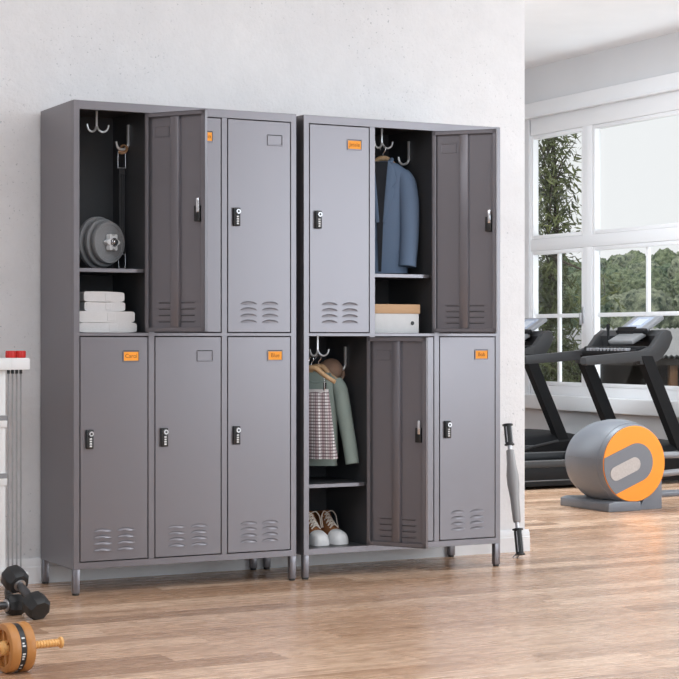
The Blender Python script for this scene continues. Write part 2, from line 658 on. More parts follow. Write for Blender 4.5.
def window(n, y0, y1, detailed=True):
    """white timber window: casement with fanlight at each end, wide lights between"""
    w = bpy.data.objects.new('window_%d' % n, None)
    COL.objects.link(w)
    w.location = (XW, 0, 0)
    struct(w)
    X0, X1 = 0.012, 0.072
    xm = 0.062
    P = M['white_paint']
    e, cw, mw = 0.037, 0.645, 0.17      # edge frame, casement opening, mullion
    a1, a0 = y1 - e - cw - mw, y0 + e + cw + mw
    zb0, zb1, zt0, zt1 = 0.606, 1.588, 1.738, 2.488
    f = MB()
    f.box(X0, X1, y0, y1, ZS, zb0 - 0.03, P, 0.003)
    f.box(X0, X1, y0, y1, zt1 + 0.03, ZT, P, 0.003)
    f.box(X0, X1, y0, y0 + 0.012, ZS, ZT, P, 0.003)
    f.box(X0, X1, y1 - 0.012, y1, ZS, ZT, P, 0.003)
    f.box(X0 + 0.002, X1, a1 + 0.03, a1 + mw - 0.025, ZS, ZT, P, 0.003)
    f.box(X0 + 0.002, X1, a0 - mw + 0.025, a0 - 0.03, ZS, ZT, P, 0.003)
    f.box(X0 + 0.001, X1, y0, y1, zb1 + 0.03, zt0 - 0.03, P, 0.003)
    f.build('window_frame', w)

    def sash(ya, yb, za, zb, mv=(), mh=()):
        """sash around the opening ya..yb, za..zb"""
        s_ = MB()
        xa, xb = X0 + 0.005, X1 - 0.004
        st = 0.024
        s_.box(xa, xb, ya - st, ya, za - 0.029, zb + 0.029, P, 0.003)
        s_.box(xa, xb, yb, yb + st, za - 0.029, zb + 0.029, P, 0.003)
        s_.box(xa, xb, ya, yb, za - 0.029, za, P, 0.003)
        s_.box(xa, xb, ya, yb, zb, zb + 0.029, P, 0.003)
        for y in mv:
            s_.box(xm - 0.02, xm + 0.004, y - 0.015, y + 0.015, za, zb, P, 0.003)
        for z in mh:
            s_.box(xm - 0.019, xm + 0.004, ya, yb, z - 0.015, z + 0.015, P, 0.003)
        o = s_.build('sash', w)
        gl = MB()
        gl.box(xm - 0.003, xm + 0.003, ya, yb, za, zb, M['glass'])
        gl.build('glass_pane', o)
        return o
    for ya in (y1 - e - cw, y0 + e):
        yb = ya + cw
        sash(ya, yb, zt0, zt1)
        c = sash(ya, yb, zb0, zb1, ((ya + yb) / 2 + 0.015,), (1.112,))
        h = MB()
        yy = ya - 0.028
        h.box(X0 - 0.006, X0 + 0.006, yy - 0.012, yy + 0.012, 1.05, 1.175, M['steel'], 0.003)
        h.box(X0 - 0.03, X0 - 0.016, yy - 0.009, yy + 0.009, 1.04, 1.13, M['steel'], 0.003)
        h.cyl((X0 - 0.018, yy, 1.115), (X0, yy, 1.115), 0.007, M['steel'])
        h.build('window_handle', c)
    sash(a0, a1, zt0, zt1)
    nm = max(1, round((a1 - a0) / 0.585))
    sash(a0, a1, zb0, zb1, [a1 - k * 0.6 + 0.005 for k in range(1, nm)], (1.112,))


for i, (y0, y1) in enumerate(openings):
    window(i + 1, y0, y1)

# ================================================================== LOCKERS
LW, LD, LH = 0.899, 0.3815, 1.80
COLX = [(0.023, 0.290), (0.314, 0.585), (0.608, 0.876)]
ROWZ = [(0.119, 0.943), (0.955, 1.768)]
G = 0.0035


def louver(b, x0, x1, zt, zb, m, y, out=1, dep=0.009):
    """pressed half-arch louver: curved upper lip, open slot below"""
    n, k = 12, 5
    rs = []
    for j in range(k + 1):
        a = j / k
        row = []
        for i in range(n + 1):
            t = i / n
            s_ = sin(pi * t) ** 0.55 if 0 < t < 1 else 0.0
            z = zb + (zt - zb) * s_ * cos(a * pi / 2)
            row.append((x0 + (x1 - x0) * t, y - out * dep * s_ * sin(a * pi / 2), z))
        rs.append(row)
    b.rings(rs, m, (False, False), True, None, close=False)


def make_door(parent, cx, row, opened=0.0, card=None):
    """steel door, hinged on its right edge; local x runs -w..0, y 0 is the outer face"""
    x0, x1 = COLX[cx]
    z0, z1 = ROWZ[row]
    w = (x1 - x0) - 2 * G
    h = (z1 - z0) - 2 * G
    P = M['paint']
    b = MB()
    b.box(-w, 0, 0, 0.002, 0, h, P, 0.0008, 1)                       # outer skin
    for xa, xb, za, zb in ((-w, -w + 0.003, 0, h), (-0.003, 0, 0, h), (-w, 0, 0, 0.003), (-w, 0, h - 0.003, h)):
        b.box(xa, xb, 0.001, 0.018, za, zb, P)
    for xa, xb, za, zb in ((-w, -w + 0.016, 0, h), (-0.014, 0, 0, h), (-w, 0, 0, 0.016), (-w, 0, h - 0.016, h)):
        b.box(xa, xb, 0.0155, 0.018, za, zb, P, 0.0008, 1)           # return flanges
    d = b.build('door', parent, (x1 - G, 0.0, z0 + G), (0, 0, R(opened)))
    st = MB()                                                        # hat-section stiffener on the inside
    xm = -w * 0.49
    st.prism([(xm - 0.021, 0.002), (xm - 0.017, 0.0165), (xm + 0.017, 0.0165), (xm + 0.021, 0.002)], h - 0.034, P,
             Matrix.Translation((0, 0, 0.017)), 0.001)
    st.build('stiffener', d)
    lz = 0.104
    for c, (xa, xb) in enumerate(((-w + 0.050, -w + 0.122), (-w + 0.140, -w + 0.212))):
        for r in range(4):
            zb = 0.036 + r * 0.0232
            lb = MB()
            louver(lb, xa, xb, zb + 0.0115, zb, P, 0.0, 1, 0.008)
            lb.box(xa + 0.004, xb - 0.004, 0.0016, 0.0028, zb - 0.0015, zb + 0.0005, M['dark_gap'])
            if opened:
                lb.box(xa, xb, 0.0018, 0.0046, zb + 0.002, zb + 0.0056, P, 0.001, 1)
            lb.build('louver', d)
    # card holder: raised frame open at the top
    hx0, hx1, hz1 = -0.096, -0.034, h - 0.052
    hz0 = hz1 - 0.037
    cb = MB()
    cb.box(hx0, hx1, -0.0035, 0, hz0 - 0.003, hz0 + 0.002, P, 0.001, 1)
    cb.box(hx0 - 0.002, hx0 + 0.002, -0.0035, 0, hz0 - 0.003, hz1, P, 0.001, 1)
    cb.box(hx1 - 0.002, hx1 + 0.002, -0.0035, 0, hz0 - 0.003, hz1, P, 0.001, 1)
    cb.box(hx0, hx1, -0.0006, 0.0, hz1 - 0.001, hz1 + 0.002, M['dark_gap'])
    cb.box(hx1 + 0.001, hx1 + 0.003, -0.0006, 0.0, hz0 + 0.006, hz1, M['dark_gap'])
    if opened:                                                       # pressed outline seen from behind
        for q in ((hx0, hx1, hz1, hz1 + 0.002), (hx0, hx1, hz0, hz0 + 0.002), (hx0 - 0.001, hx0 + 0.001, hz0, hz1), (hx1 - 0.001, hx1 + 0.001, hz0, hz1)):
            cb.box(q[0], q[1], 0.0018, 0.0042, q[2], q[3], P, 0.0006, 1)
    cb.build('card_holder', d)
    if card:
        c = MB()
        c.box(hx0 + 0.003, hx1 - 0.003, -0.0022, -0.0008, hz0 + 0.002, hz1 - 0.003, M['orange_card'])
        k = c.build('name_card', d)
        k['label'] = 'orange name card with dark handwriting'
        T = Matrix.Translation(((hx0 + hx1) / 2, -0.0024, (hz0 + hz1) / 2)) @ Euler((pi / 2, 0, 0)).to_matrix().to_4x4() @ Matrix.Shear('XZ', 4, (0.0, 0.0))
        lettering(card, 0.021, M['ink'], d, T, 'card_lettering')
    # combination lock: black case, round dial, number wheels
    lx0, lx1 = -w + 0.019, -w + 0.047
    zc = (1.395 if row else 0.567) - (z0 + G)
    k = MB()
    k.box(lx0, lx1, -0.012, 0, zc - 0.035, zc + 0.035, M['black'], 0.003)
    lc = (lx0 + lx1) / 2 + 0.002
    k.cyl((lc, -0.012, zc + 0.02), (lc, -0.021, zc + 0.02), 0.0105, M['steel'], 0.009, 20)
    k.cyl((lc, -0.021, zc + 0.02), (lc, -0.0215, zc + 0.02), 0.0045, M['black'], None, 12)
    for j in range(4):
        zz = zc + 0.001 - j * 0.0088
        k.cyl((lc - 0.0042, -0.0105, zz), (lc + 0.0042, -0.0105, zz), 0.0036, M['white_plastic'], None, 10)
    if opened:
        k.box(lx0 + 0.001, lx1 - 0.002, 0.002, 0.022, zc - 0.036, zc + 0.022, M['black'], 0.002)
        k.box(lx0 + 0.003, lx0 + 0.016, 0.018, 0.026, zc - 0.004, zc + 0.05, M['chrome'], 0.003)
    ko = k.build('combination_lock', d)
    ko['label'] = 'black combination lock with a chrome dial'
    if opened:
        for zz in (0.03, h - 0.03):
            hb = MB()
            hb.cyl((0.0005, 0.008, zz - 0.012), (0.0005, 0.008, zz + 0.012), 0.0028, M['chrome'], None, 10)
            hb.build('hinge_pin', d)
    return d


def double_hook(parent, x, y, ztop):
    b = MB()
    C = M['hook']
    b.box(x - 0.0042, x + 0.0042, y - 0.0015, y + 0.0015, ztop - 0.062, ztop, C, 0.001, 1)
    z = ztop - 0.058
    for s in (-1, 1):
        b.tube([(x + s * 0.002, y, z), (x + s * 0.008, y - 0.004, z - 0.014), (x + s * 0.022, y - 0.008, z - 0.021), (x + s * 0.037, y - 0.012, z - 0.013), (x + s * 0.043, y - 0.014, z + 0.006)],
               [0.004, 0.0042, 0.0042, 0.004, 0.0036], C, 8)
    b.build('double_coat_hook', parent)


def side_hook(parent, x, y, z):
    """J hook on the right-hand side of a compartment"""
    b = MB()
    C = M['hook']
    b.box(x - 0.008, x - 0.001, y - 0.006, y + 0.006, z - 0.05, z + 0.03, C, 0.001, 1)
    b.tube([(x - 0.004, y, z - 0.045), (x - 0.012, y, z - 0.06), (x - 0.03, y, z - 0.066), (x - 0.046, y, z - 0.058), (x - 0.052, y, z - 0.036)],
           [0.0055, 0.0055, 0.0055, 0.005, 0.0042], C, 8)
    b.build('side_hook', parent)


def make_locker(loc, label, opens, cards, shelves):
    t = thing('locker', label, 'locker', loc, 0, 'grey metal locker cabinets')
    P, I = M['paint'], M['interior']
    zb = 0.095
    # front frame
    b = MB()
    rects = [(0, 0.023, zb, LH), (0.876, LW, zb, LH), (0.29, 0.314, 0.119, 1.768), (0.585, 0.608, 0.119, 1.768)]
    for xa, xb, za, zz in rects:
        b.box(xa, xb, 0, 0.022, za, zz, P, 0.0008, 1)
    for za, zz in ((zb, 0.119), (0.943, 0.955), (1.768, LH)):
        b.box(0.002, LW - 0.002, 0.0003, 0.0217, za, zz - 0.0004 if zz == LH else zz, P, 0.0008, 1)
    b.build('front_frame', t)
    for nm, xa, xb in (('side_panel', 0.0, 0.004), ('side_panel', LW - 0.004, LW)):
        b = MB()
        b.box(xa, xb, 0.022, LD, zb, LH, P)
        xi = xb if xa == 0 else xa - 0.001
        b.box(xi, xi + 0.001, 0.022, LD - 0.004, zb + 0.022, LH - 0.012, I)
        b.build(nm, t)
    b = MB(); b.box(0.004, LW - 0.004, 0.02, LD, LH - 0.01, LH, P); b.box(0.006, LW - 0.006, 0.022, LD - 0.004, LH - 0.011, LH - 0.01, I); b.build('top_panel', t)
    b = MB(); b.box(0.004, LW - 0.004, 0.02, LD, zb, zb + 0.018, P); b.box(0.006, LW - 0.006, 0.022, LD - 0.004, zb + 0.018, zb + 0.022, I); b.build('bottom_panel', t)
    b = MB(); b.box(0.004, LW - 0.004, LD - 0.004, LD, zb, LH, P); b.box(0.005, LW - 0.005, LD - 0.005, LD - 0.004, zb + 0.02, LH - 0.01, I); b.build('back_panel', t)
    b = MB(); b.box(0.005, LW - 0.005, 0.022, LD - 0.005, 0.944, 0.954, I); b.build('middle_floor', t)
    for x0, x1 in ((0.29, 0.314), (0.585, 0.608)):
        b = MB(); b.box(x0, x1, 0.022, LD - 0.005, zb + 0.02, LH - 0.011, I); b.build('divider', t)
    for x0, y0 in ((-0.0, 0.001), (LW - 0.025, 0.001), (0.001, LD - 0.027), (LW - 0.026, LD - 0.027)):
        b = MB()
        b.box(x0, x0 + 0.025, y0, y0 + 0.025, 0.008, zb, P, 0.0015)
        l = b.build('leg', t)
        f = MB(); f.cyl((x0 + 0.0125, y0 + 0.0125, 0), (x0 + 0.0125, y0 + 0.0125, 0.01), 0.0125, M['rubber'], None, 16, True, 0.002)
        f.build('foot_cap', l)
    for (c, r) in shelves:
        b = MB()
        z = 1.1915 if r else 0.366
        x0, x1 = COLX[c]
        b.box(x0 - (0.01 if c == 0 else 0), x1, 0.026, LD - 0.006, z - 0.012, z, I, 0.001, 1)
        b.box(x0, x1 - 0.012, 0.024, 0.026, z - 0.0145, z, P, 0.0008, 1)
        b.build('shelf', t)
        double_hook(t, (x0 + x1) / 2, 0.19, 1.789 if r else 0.944)
        side_hook(t, x1, 0.2, 1.716 if r else 0.872)
    for r in (0, 1):
        for c in range(3):
            make_door(t, c, r, opens.get((c, r), 0.0), cards.get((c, r)))
    return t


LX2 = 0.931
make_locker((0, 0, 0), 'left grey metal six-door locker with its top left door open on towels', {(0, 1): 125}, {(0, 0): 'Carol', (2, 0): 'Blue', (1, 1): 'Kevin'}, [(0, 1)])
make_locker((LX2, 0, 0), 'right grey metal six-door locker with two doors open on clothes and shoes', {(1, 1): 133, (0, 0): 123},
            {(0, 1): 'Jessie', (2, 0): 'Bob'}, [(1, 1), (0, 0)])


# ------------------------------------------------------------------ inside the left locker
def towel(x0, x1, y0, y1, z0, h, label, rot=0.0):
    rng = random.Random(int(z0 * 1000))
    b = MB()
    w, d = x1 - x0, y1 - y0
    # folded cloth: rounded section in X-Z with a fold groove, swept along Y
    n = 9
    rs = []
    for j in range(13):
        v = j / 12
        yy = -d / 2 + d * v
        rr = min(1.0, 0.35 + 6 * min(v, 1 - v)) if v not in (0, 1) else 0.82
        ring = []
        N = 56
        for k in range(N):
            a = 2 * pi * k / N
            ca, sa = cos(a), sin(a)
            e = 0.22
            px = math.copysign(abs(ca) ** (0.2), ca) * w / 2
            pz = math.copysign(abs(sa) ** (0.32), sa) * h / 2 * (0.86 + 0.14 * rr)
            nz = noise.noise(Vector((px * 18, yy * 9, z0 * 40))) * 0.0035
            ring.append((px * (0.985 + 0.015 * rr) + nz * 0.6, yy, max(0.0, h / 2 + pz + (nz if sa > 0 else 0.0))))
        rs.append(ring)
    b.rings(rs, M['towel'])
    o = b.build('folded_towel', None, ((x0 + x1) / 2, (y0 + y1) / 2, z0), (0, 0, rot), 60)
    # woven border band
    s_ = MB()
    s_.box(w * 0.02, w * 0.16, -d / 2 - 0.0012, -d / 2 + 0.002, h * 0.14, h * 0.86, M['towel'], 0.0008, 1)
    s_.build('woven_band', o)
    return tag(o, label, 'towel', 'folded towels in the left locker')


z = 0.9555
towel(0.034, 0.262, 0.045, 0.29, z, 0.037, 'large folded grey-white towel at the bottom of the locker stack')
towel(0.03, 0.254, 0.047, 0.28, z + 0.037, 0.042, 'large folded grey-white towel second from the bottom of the stack')
towel(0.062, 0.222, 0.06, 0.24, z + 0.079, 0.0345, 'small folded grey-white towel third up in the locker stack')
towel(0.06, 0.219, 0.06, 0.24, z + 0.1135, 0.038, 'small folded grey-white towel on top of the locker stack')

# adjustable dumbbell standing end-on on the shelf
DZ = 1.1915
ax = Vector((sin(R(24)), -cos(R(24)), 0))
t = thing('weight_plate_dumbbell', 'dark iron plate dumbbell with a chrome star collar on the locker shelf', 'dumbbell', (0.154, 0.165, DZ))
q = ax.to_track_quat('Z', 'Y').to_matrix().to_4x4()


def plate(r, z0, th, name):
    b = MB()
    b.lathe([(0.012, z0), (r * 0.30, z0), (r * 0.32, z0 + 0.002), (r * 0.78, z0 + 0.002), (r * 0.8, z0), (r * 0.97, z0), (r, z0 + 0.003),
             (r, z0 + th - 0.004), (r * 0.965, z0 + th), (r * 0.84, z0 + th), (r * 0.82, z0 + th - 0.0025), (r * 0.36, z0 + th - 0.0025), (r * 0.34, z0 + th), (0.012, z0 + th)],
            M['iron'], Matrix.Translation((0, 0, 0.1)) @ q, 48)
    b.build(name, t)


plate(0.099, -0.012, 0.02, 'weight_plate')
plate(0.09, 0.016, 0.02, 'weight_plate')
plate(0.079, 0.042, 0.02, 'weight_plate')
b = MB()
b.lathe([(0, -0.10), (0.0125, -0.10), (0.0125, 0.092), (0.009, 0.097), (0, 0.097)], M['chrome'], Matrix.Translation((0, 0, 0.1)) @ q, 20)
b.build('bar', t)
b = MB()
star = []
for k in range(48):
    a = 2 * pi * k / 48
    rr = 0.0285 + 0.006 * cos(6 * a)
    star.append((rr * cos(a), rr * sin(a)))
b.prism(star, 0.018, M['star_white'], Matrix.Translation((0, 0, 0.1)) @ q @ Matrix.Translation((0, 0, 0.064)), 0.0, False)
b.lathe([(0.011, 0.082), (0.018, 0.082), (0.016, 0.088), (0.011, 0.088)], M['chrome'], Matrix.Translation((0, 0, 0.1)) @ q, 20)
b.build('star_collar', t)
b = MB()
b.lathe([(0.0125, -0.062), (0.03, -0.062), (0.03, -0.045), (0.0125, -0.045)], M['iron'], Matrix.Translation((0, 0, 0.1)) @ q, 24)
b.build('inner_collar', t)

# exercise strap on the side hook
t = thing('exercise_strap', 'black exercise strap with a tan loop hanging from the locker side hook', 'strap', (0.263, 0.2, 1.655))
b = MB()
b.lathe([(0.012, -0.006), (0.016, -0.006), (0.016, 0.006), (0.012, 0.006)], M['tan_leather'], Matrix.Translation((0.006, 0, -0.001)) @ Euler((0, R(90), R(35))).to_matrix().to_4x4(), 20, closed=True)
b.tube([(-0.018, -0.002, -0.014), (-0.004, -0.003, -0.017), (0.012, -0.004, -0.012)], [0.0065, 0.007, 0.006], M['tan_leather'], 10)
b.build('leather_loop', t)
b = MB()
for s in (-1, 1):
    b.tube([(-0.004 + s * 0.014, -0.003, -0.012), (-0.004 + s * 0.015, -0.003, -0.04), (-0.004 + s * 0.015, -0.003, -0.075)], 0.0016, M['steel'], 8)
b.cyl((-0.021, -0.003, -0.076), (0.013, -0.003, -0.074), 0.0022, M['steel'])
b.build('wire_ring', t)
b = MB()
b.box(-0.016, 0.009, -0.006, 0.0, -0.1, -0.076, M['strap'], 0.002)
for s in (-1, 0, 1):
    b.box(-0.0035 + s * 0.0085 - 0.0032, -0.0035 + s * 0.0085 + 0.0032, -0.0045 + 0.001 * s, -0.0015 + 0.001 * s, -0.405, -0.09, M['strap'], 0.0008, 1)
b.build('webbing', t)
b = MB()
for s in (-1, 1):
    b.tube([(-0.0035 + s * 0.013, -0.004, -0.4), (-0.0035 + s * 0.014, -0.004, -0.43), (-0.0035 + s * 0.012, -0.004, -0.455)], 0.0016, M['steel'], 8)
b.cyl((-0.0165, -0.003, -0.402), (0.0095, -0.003, -0.402), 0.0022, M['steel'])
b.cyl((-0.0165, -0.003, -0.456), (0.0095, -0.003, -0.456), 0.0022, M['steel'])
b.build('wire_end', t)


# ------------------------------------------------------------------ clothes in the right locker
def sup(w, d, n, ex=0.75, dx=0.0, dy=0.0, fold=None, z=0.0):
    out = []
    for k in range(n):
        a = 2 * pi * k / n
        ca, sa = cos(a), sin(a)
        f = 1.0 + (fold(a) if fold else 0.0)
        out.append((dx + math.copysign(abs(ca) ** ex, ca) * w * f, dy + math.copysign(abs(sa) ** ex, sa) * d * f, z))
    return out


def hanger(label, loc, rotz, hw, bar=False, hook_h=0.05):
    t = thing('wooden_hanger', label, 'hanger', loc, rotz)
    b = MB()
    b.tube([(-hw, 0, -0.055), (-hw * 0.6, 0, -0.032), (-0.02, 0, -0.004), (0, 0, 0.0), (0.02, 0, -0.004), (hw * 0.6, 0, -0.032), (hw, 0, -0.055)],
           [0.0085, 0.009, 0.0105, 0.0115, 0.0105, 0.009, 0.0085], M['hanger_wood'], 12, True, 5)
    b.build('hanger_body', t)
    b = MB()
    h = hook_h
    b.tube([(0, 0, 0.008), (0, 0, 0.02), (0.008, 0, 0.03), (0.0085, 0, h - 0.008), (-0.002, 0, h), (-0.011, 0, h - 0.009), (-0.0115, 0, h - 0.016)], 0.0018, M['chrome'], 8)
    b.build('hanger_hook', t)
    return t


TH = -R(35)
# --- suit jacket
J = (LX2 + 0.452, 0.185, 1.668)
hanger('wooden hanger under the blue suit jacket in the open upper locker', J, TH, 0.088, hook_h=0.052)
t = thing('suit_jacket', 'slate blue suit jacket on a wooden hanger in the upper locker', 'jacket', (J[0], J[1], J[2] - 0.013), TH)


def wf(seed, amp, fr=3):
    return lambda a: amp * noise.noise(Vector((cos(a) * fr, sin(a) * fr, seed)))


b = MB()
N = 48
rows = [(0.0, 0.036, 0.022), (-0.012, 0.064, 0.03), (-0.032, 0.094, 0.037), (-0.06, 0.106, 0.039), (-0.12, 0.1, 0.042), (-0.2, 0.094, 0.044),
        (-0.28, 0.092, 0.044), (-0.36, 0.097, 0.046), (-0.42, 0.1, 0.048), (-0.456, 0.102, 0.048)]
rs = []
for i, (zz, w, d) in enumerate(rows):
    rs.append(sup(w, d, N, 0.7, 0, 0.002, lambda a, i=i: 0.05 * noise.noise(Vector((cos(a) * 4, sin(a) * 4, i * 0.25))), zz))
b.rings(rs, M['jacket'], (True, False))
b.build('jacket_body', t)
b = MB()     # dark opening between the fronts, and shirtless lining
b.prism([(-0.03, -0.004), (0.03, -0.004), (0.012, -0.24), (0.004, -0.45), (-0.008, -0.45), (-0.014, -0.24)], 0.004, M['jacket_dark'],
        Matrix.Translation((-0.006, -0.0445, 0)) @ Euler((pi / 2, 0, 0)).to_matrix().to_4x4())
b.build('lining', t)


def lapel(s):
    b = MB()
    pts = [(0.026, 0.004), (0.050, -0.03), (0.058, -0.088), (0.040, -0.106), (0.052, -0.122), (0.016, -0.252), (0.004, -0.25), (0.010, -0.17)]
    if s < 0:
        pts = [(-x - 0.006, y) for x, y in pts][::-1]
    b.prism(pts, 0.005, M['jacket'], Matrix.Translation((0, -0.046, 0)) @ Euler((pi / 2, 0, 0)).to_matrix().to_4x4(), 0.0015)
    b.build('lapel', t)


lapel(1); lapel(-1)
b = MB()
b.tube([(-0.04, -0.042, -0.035), (-0.038, -0.01, -0.006), (-0.02, 0.026, -0.002), (0.02, 0.026, -0.002), (0.036, -0.01, 0.006), (0.034, -0.044, -0.012)], [0.008, 0.01, 0.011, 0.011, 0.01, 0.008], M['jacket'], 10)
b.build('collar', t)
for s in (-1, 1):
    b = MB()
    if s > 0:
        P_ = [(0.076, -0.004, -0.05), (0.096, -0.008, -0.09), (0.107, -0.016, -0.17), (0.110, -0.022, -0.25), (0.109, -0.028, -0.33), (0.105, -0.036, -0.4), (0.103, -0.04, -0.43)]
    else:
        P_ = [(-0.076, 0.0, -0.05), (-0.09, 0.0, -0.09), (-0.098, -0.004, -0.17), (-0.1, -0.006, -0.25), (-0.1, -0.008, -0.33), (-0.096, -0.01, -0.4), (-0.094, -0.012, -0.43)]
    b.tube(P_, [0.03, 0.04, 0.042, 0.0395, 0.038, 0.036, 0.0365], M['jacket'], 18, True, 4, 0.85, (1, 0, 0))
    b.build('sleeve', t)

# --- plaid skirt and sage sweater in the lower locker
SW = (LX2 + 0.158, 0.185, 0.822)
hanger('wooden hanger behind, holding the sage green sweater', SW, TH, 0.075, hook_h=0.045)
t = thing('sweater', 'sage green knitted sweater hanging behind the plaid skirt', 'sweater', SW, TH)
b = MB()
rows = [(-0.024, 0.05, 0.02), (-0.042, 0.078, 0.026), (-0.062, 0.09, 0.03), (-0.1, 0.087, 0.032), (-0.18, 0.088, 0.034), (-0.28, 0.088, 0.035), (-0.345, 0.09, 0.036), (-0.378, 0.084, 0.034), (-0.395, 0.086, 0.034)]
rs = [sup(w, d, N, 0.72, -0.012, 0, lambda a, i=i: 0.07 * noise.noise(Vector((cos(a) * 3, sin(a) * 3, i * 0.3))), zz) for i, (zz, w, d) in enumerate(rows)]
b.rings(rs, M['sweater'], (True, False))
b.build('sweater_body', t)
b = MB()
b.tube([(-0.055, -0.018, -0.038), (-0.02, -0.026, -0.062), (0.02, -0.026, -0.06), (0.05, -0.018, -0.036), (0.02, 0.018, -0.02), (-0.03, 0.018, -0.022), (-0.055, -0.018, -0.038)], 0.006, M['sweater'], 10)
b.build('neck_rib', t)
for s in (-1, 1):
    b = MB()
    P_ = [(s * 0.07, -0.002, -0.055), (s * 0.088, -0.01, -0.095), (s * 0.102, -0.016, -0.17), (s * 0.117, -0.022, -0.25), (s * 0.132, -0.03, -0.33), (s * 0.14, -0.036, -0.385)]
    if s < 0:
        P_ = [(x * 0.92, y * 0.2 + 0.004, zz) for x, y, zz in P_]
    b.tube(P_, [0.024, 0.031, 0.031, 0.029, 0.028, 0.0275], M['sweater'], 16, True, 4, 0.85, (1, 0, 0))
    b.build('sleeve', t)

SK = (LX2 + 0.093, 0.118, 0.818)
TK = -R(50)
hanger('pale wooden hanger in front, carrying the plaid skirt', SK, TK, 0.1, hook_h=0.045)
t = thing('plaid_skirt', 'white and plum checked pleated skirt hanging in the lower locker', 'skirt', SK, TK)
b = MB()
NN = 120
rows = [(-0.085, 0.075, 0.014), (-0.1, 0.077, 0.016), (-0.16, 0.084, 0.02), (-0.24, 0.092, 0.024), (-0.31, 0.099, 0.027), (-0.357, 0.104, 0.029)]
rs = []
for zz, w, d in rows:
    k = (-zz - 0.085) / 0.285
    rs.append(sup(w, d, NN, 0.72, -0.004, 0.0, lambda a, k=k: k * 0.42 * sin(9 * a + 0.8) * abs(sin(a)) + 0.03 * k * sin(a * 3), zz + 0.0))
b.rings(rs, M['plaid'], (True, False))
o = b.build('skirt_cloth', t)
me = o.data
uv = me.uv_layers.new(name='uv')
for lp in me.loops:
    c = me.vertices[lp.vertex_index].co
    uv.data[lp.index].uv = (c.x * (1 + 0.3 * (c.z + 0.085)) + 5 + c.y * 0.4, c.z + 5)
b = MB()
b.rings([sup(0.0762, 0.0155, 40, 0.72, -0.004, 0, None, -0.1), sup(0.0757, 0.0152, 40, 0.72, -0.004, 0, None, -0.084)], M['towel'], (False, False))
b.build('waistband', t)
for s in (-1, 1):
    b = MB()
    b.box(s * 0.058 - 0.004, s * 0.058 + 0.004, -0.012, 0.012, -0.09, -0.058, M['chrome'], 0.002)
    b.cyl((s * 0.058, 0, -0.065), (s * 0.052, 0, -0.03), 0.0016, M['chrome'])
    b.build('skirt_clip', t)

# --- brown cap on the side hook
t = thing('felt_hat', 'brown felt hat hanging behind the sweater in the lower locker', 'hat', (LX2 + 0.238, 0.235, 0.797), 0, None, (R(62), 0, R(-22)))
b = MB()
b.lathe([(0.046, 0.0), (0.047, 0.01), (0.046, 0.03), (0.041, 0.045), (0.03, 0.054), (0.0, 0.058)], M['hat'], None, 32)
b.build('crown', t)
b = MB()
b.lathe([(0.046, 0.0), (0.056, -0.004), (0.058, -0.001), (0.056, 0.002), (0.0475, 0.005)], M['hat'], None, 32)
b.build('brim', t)


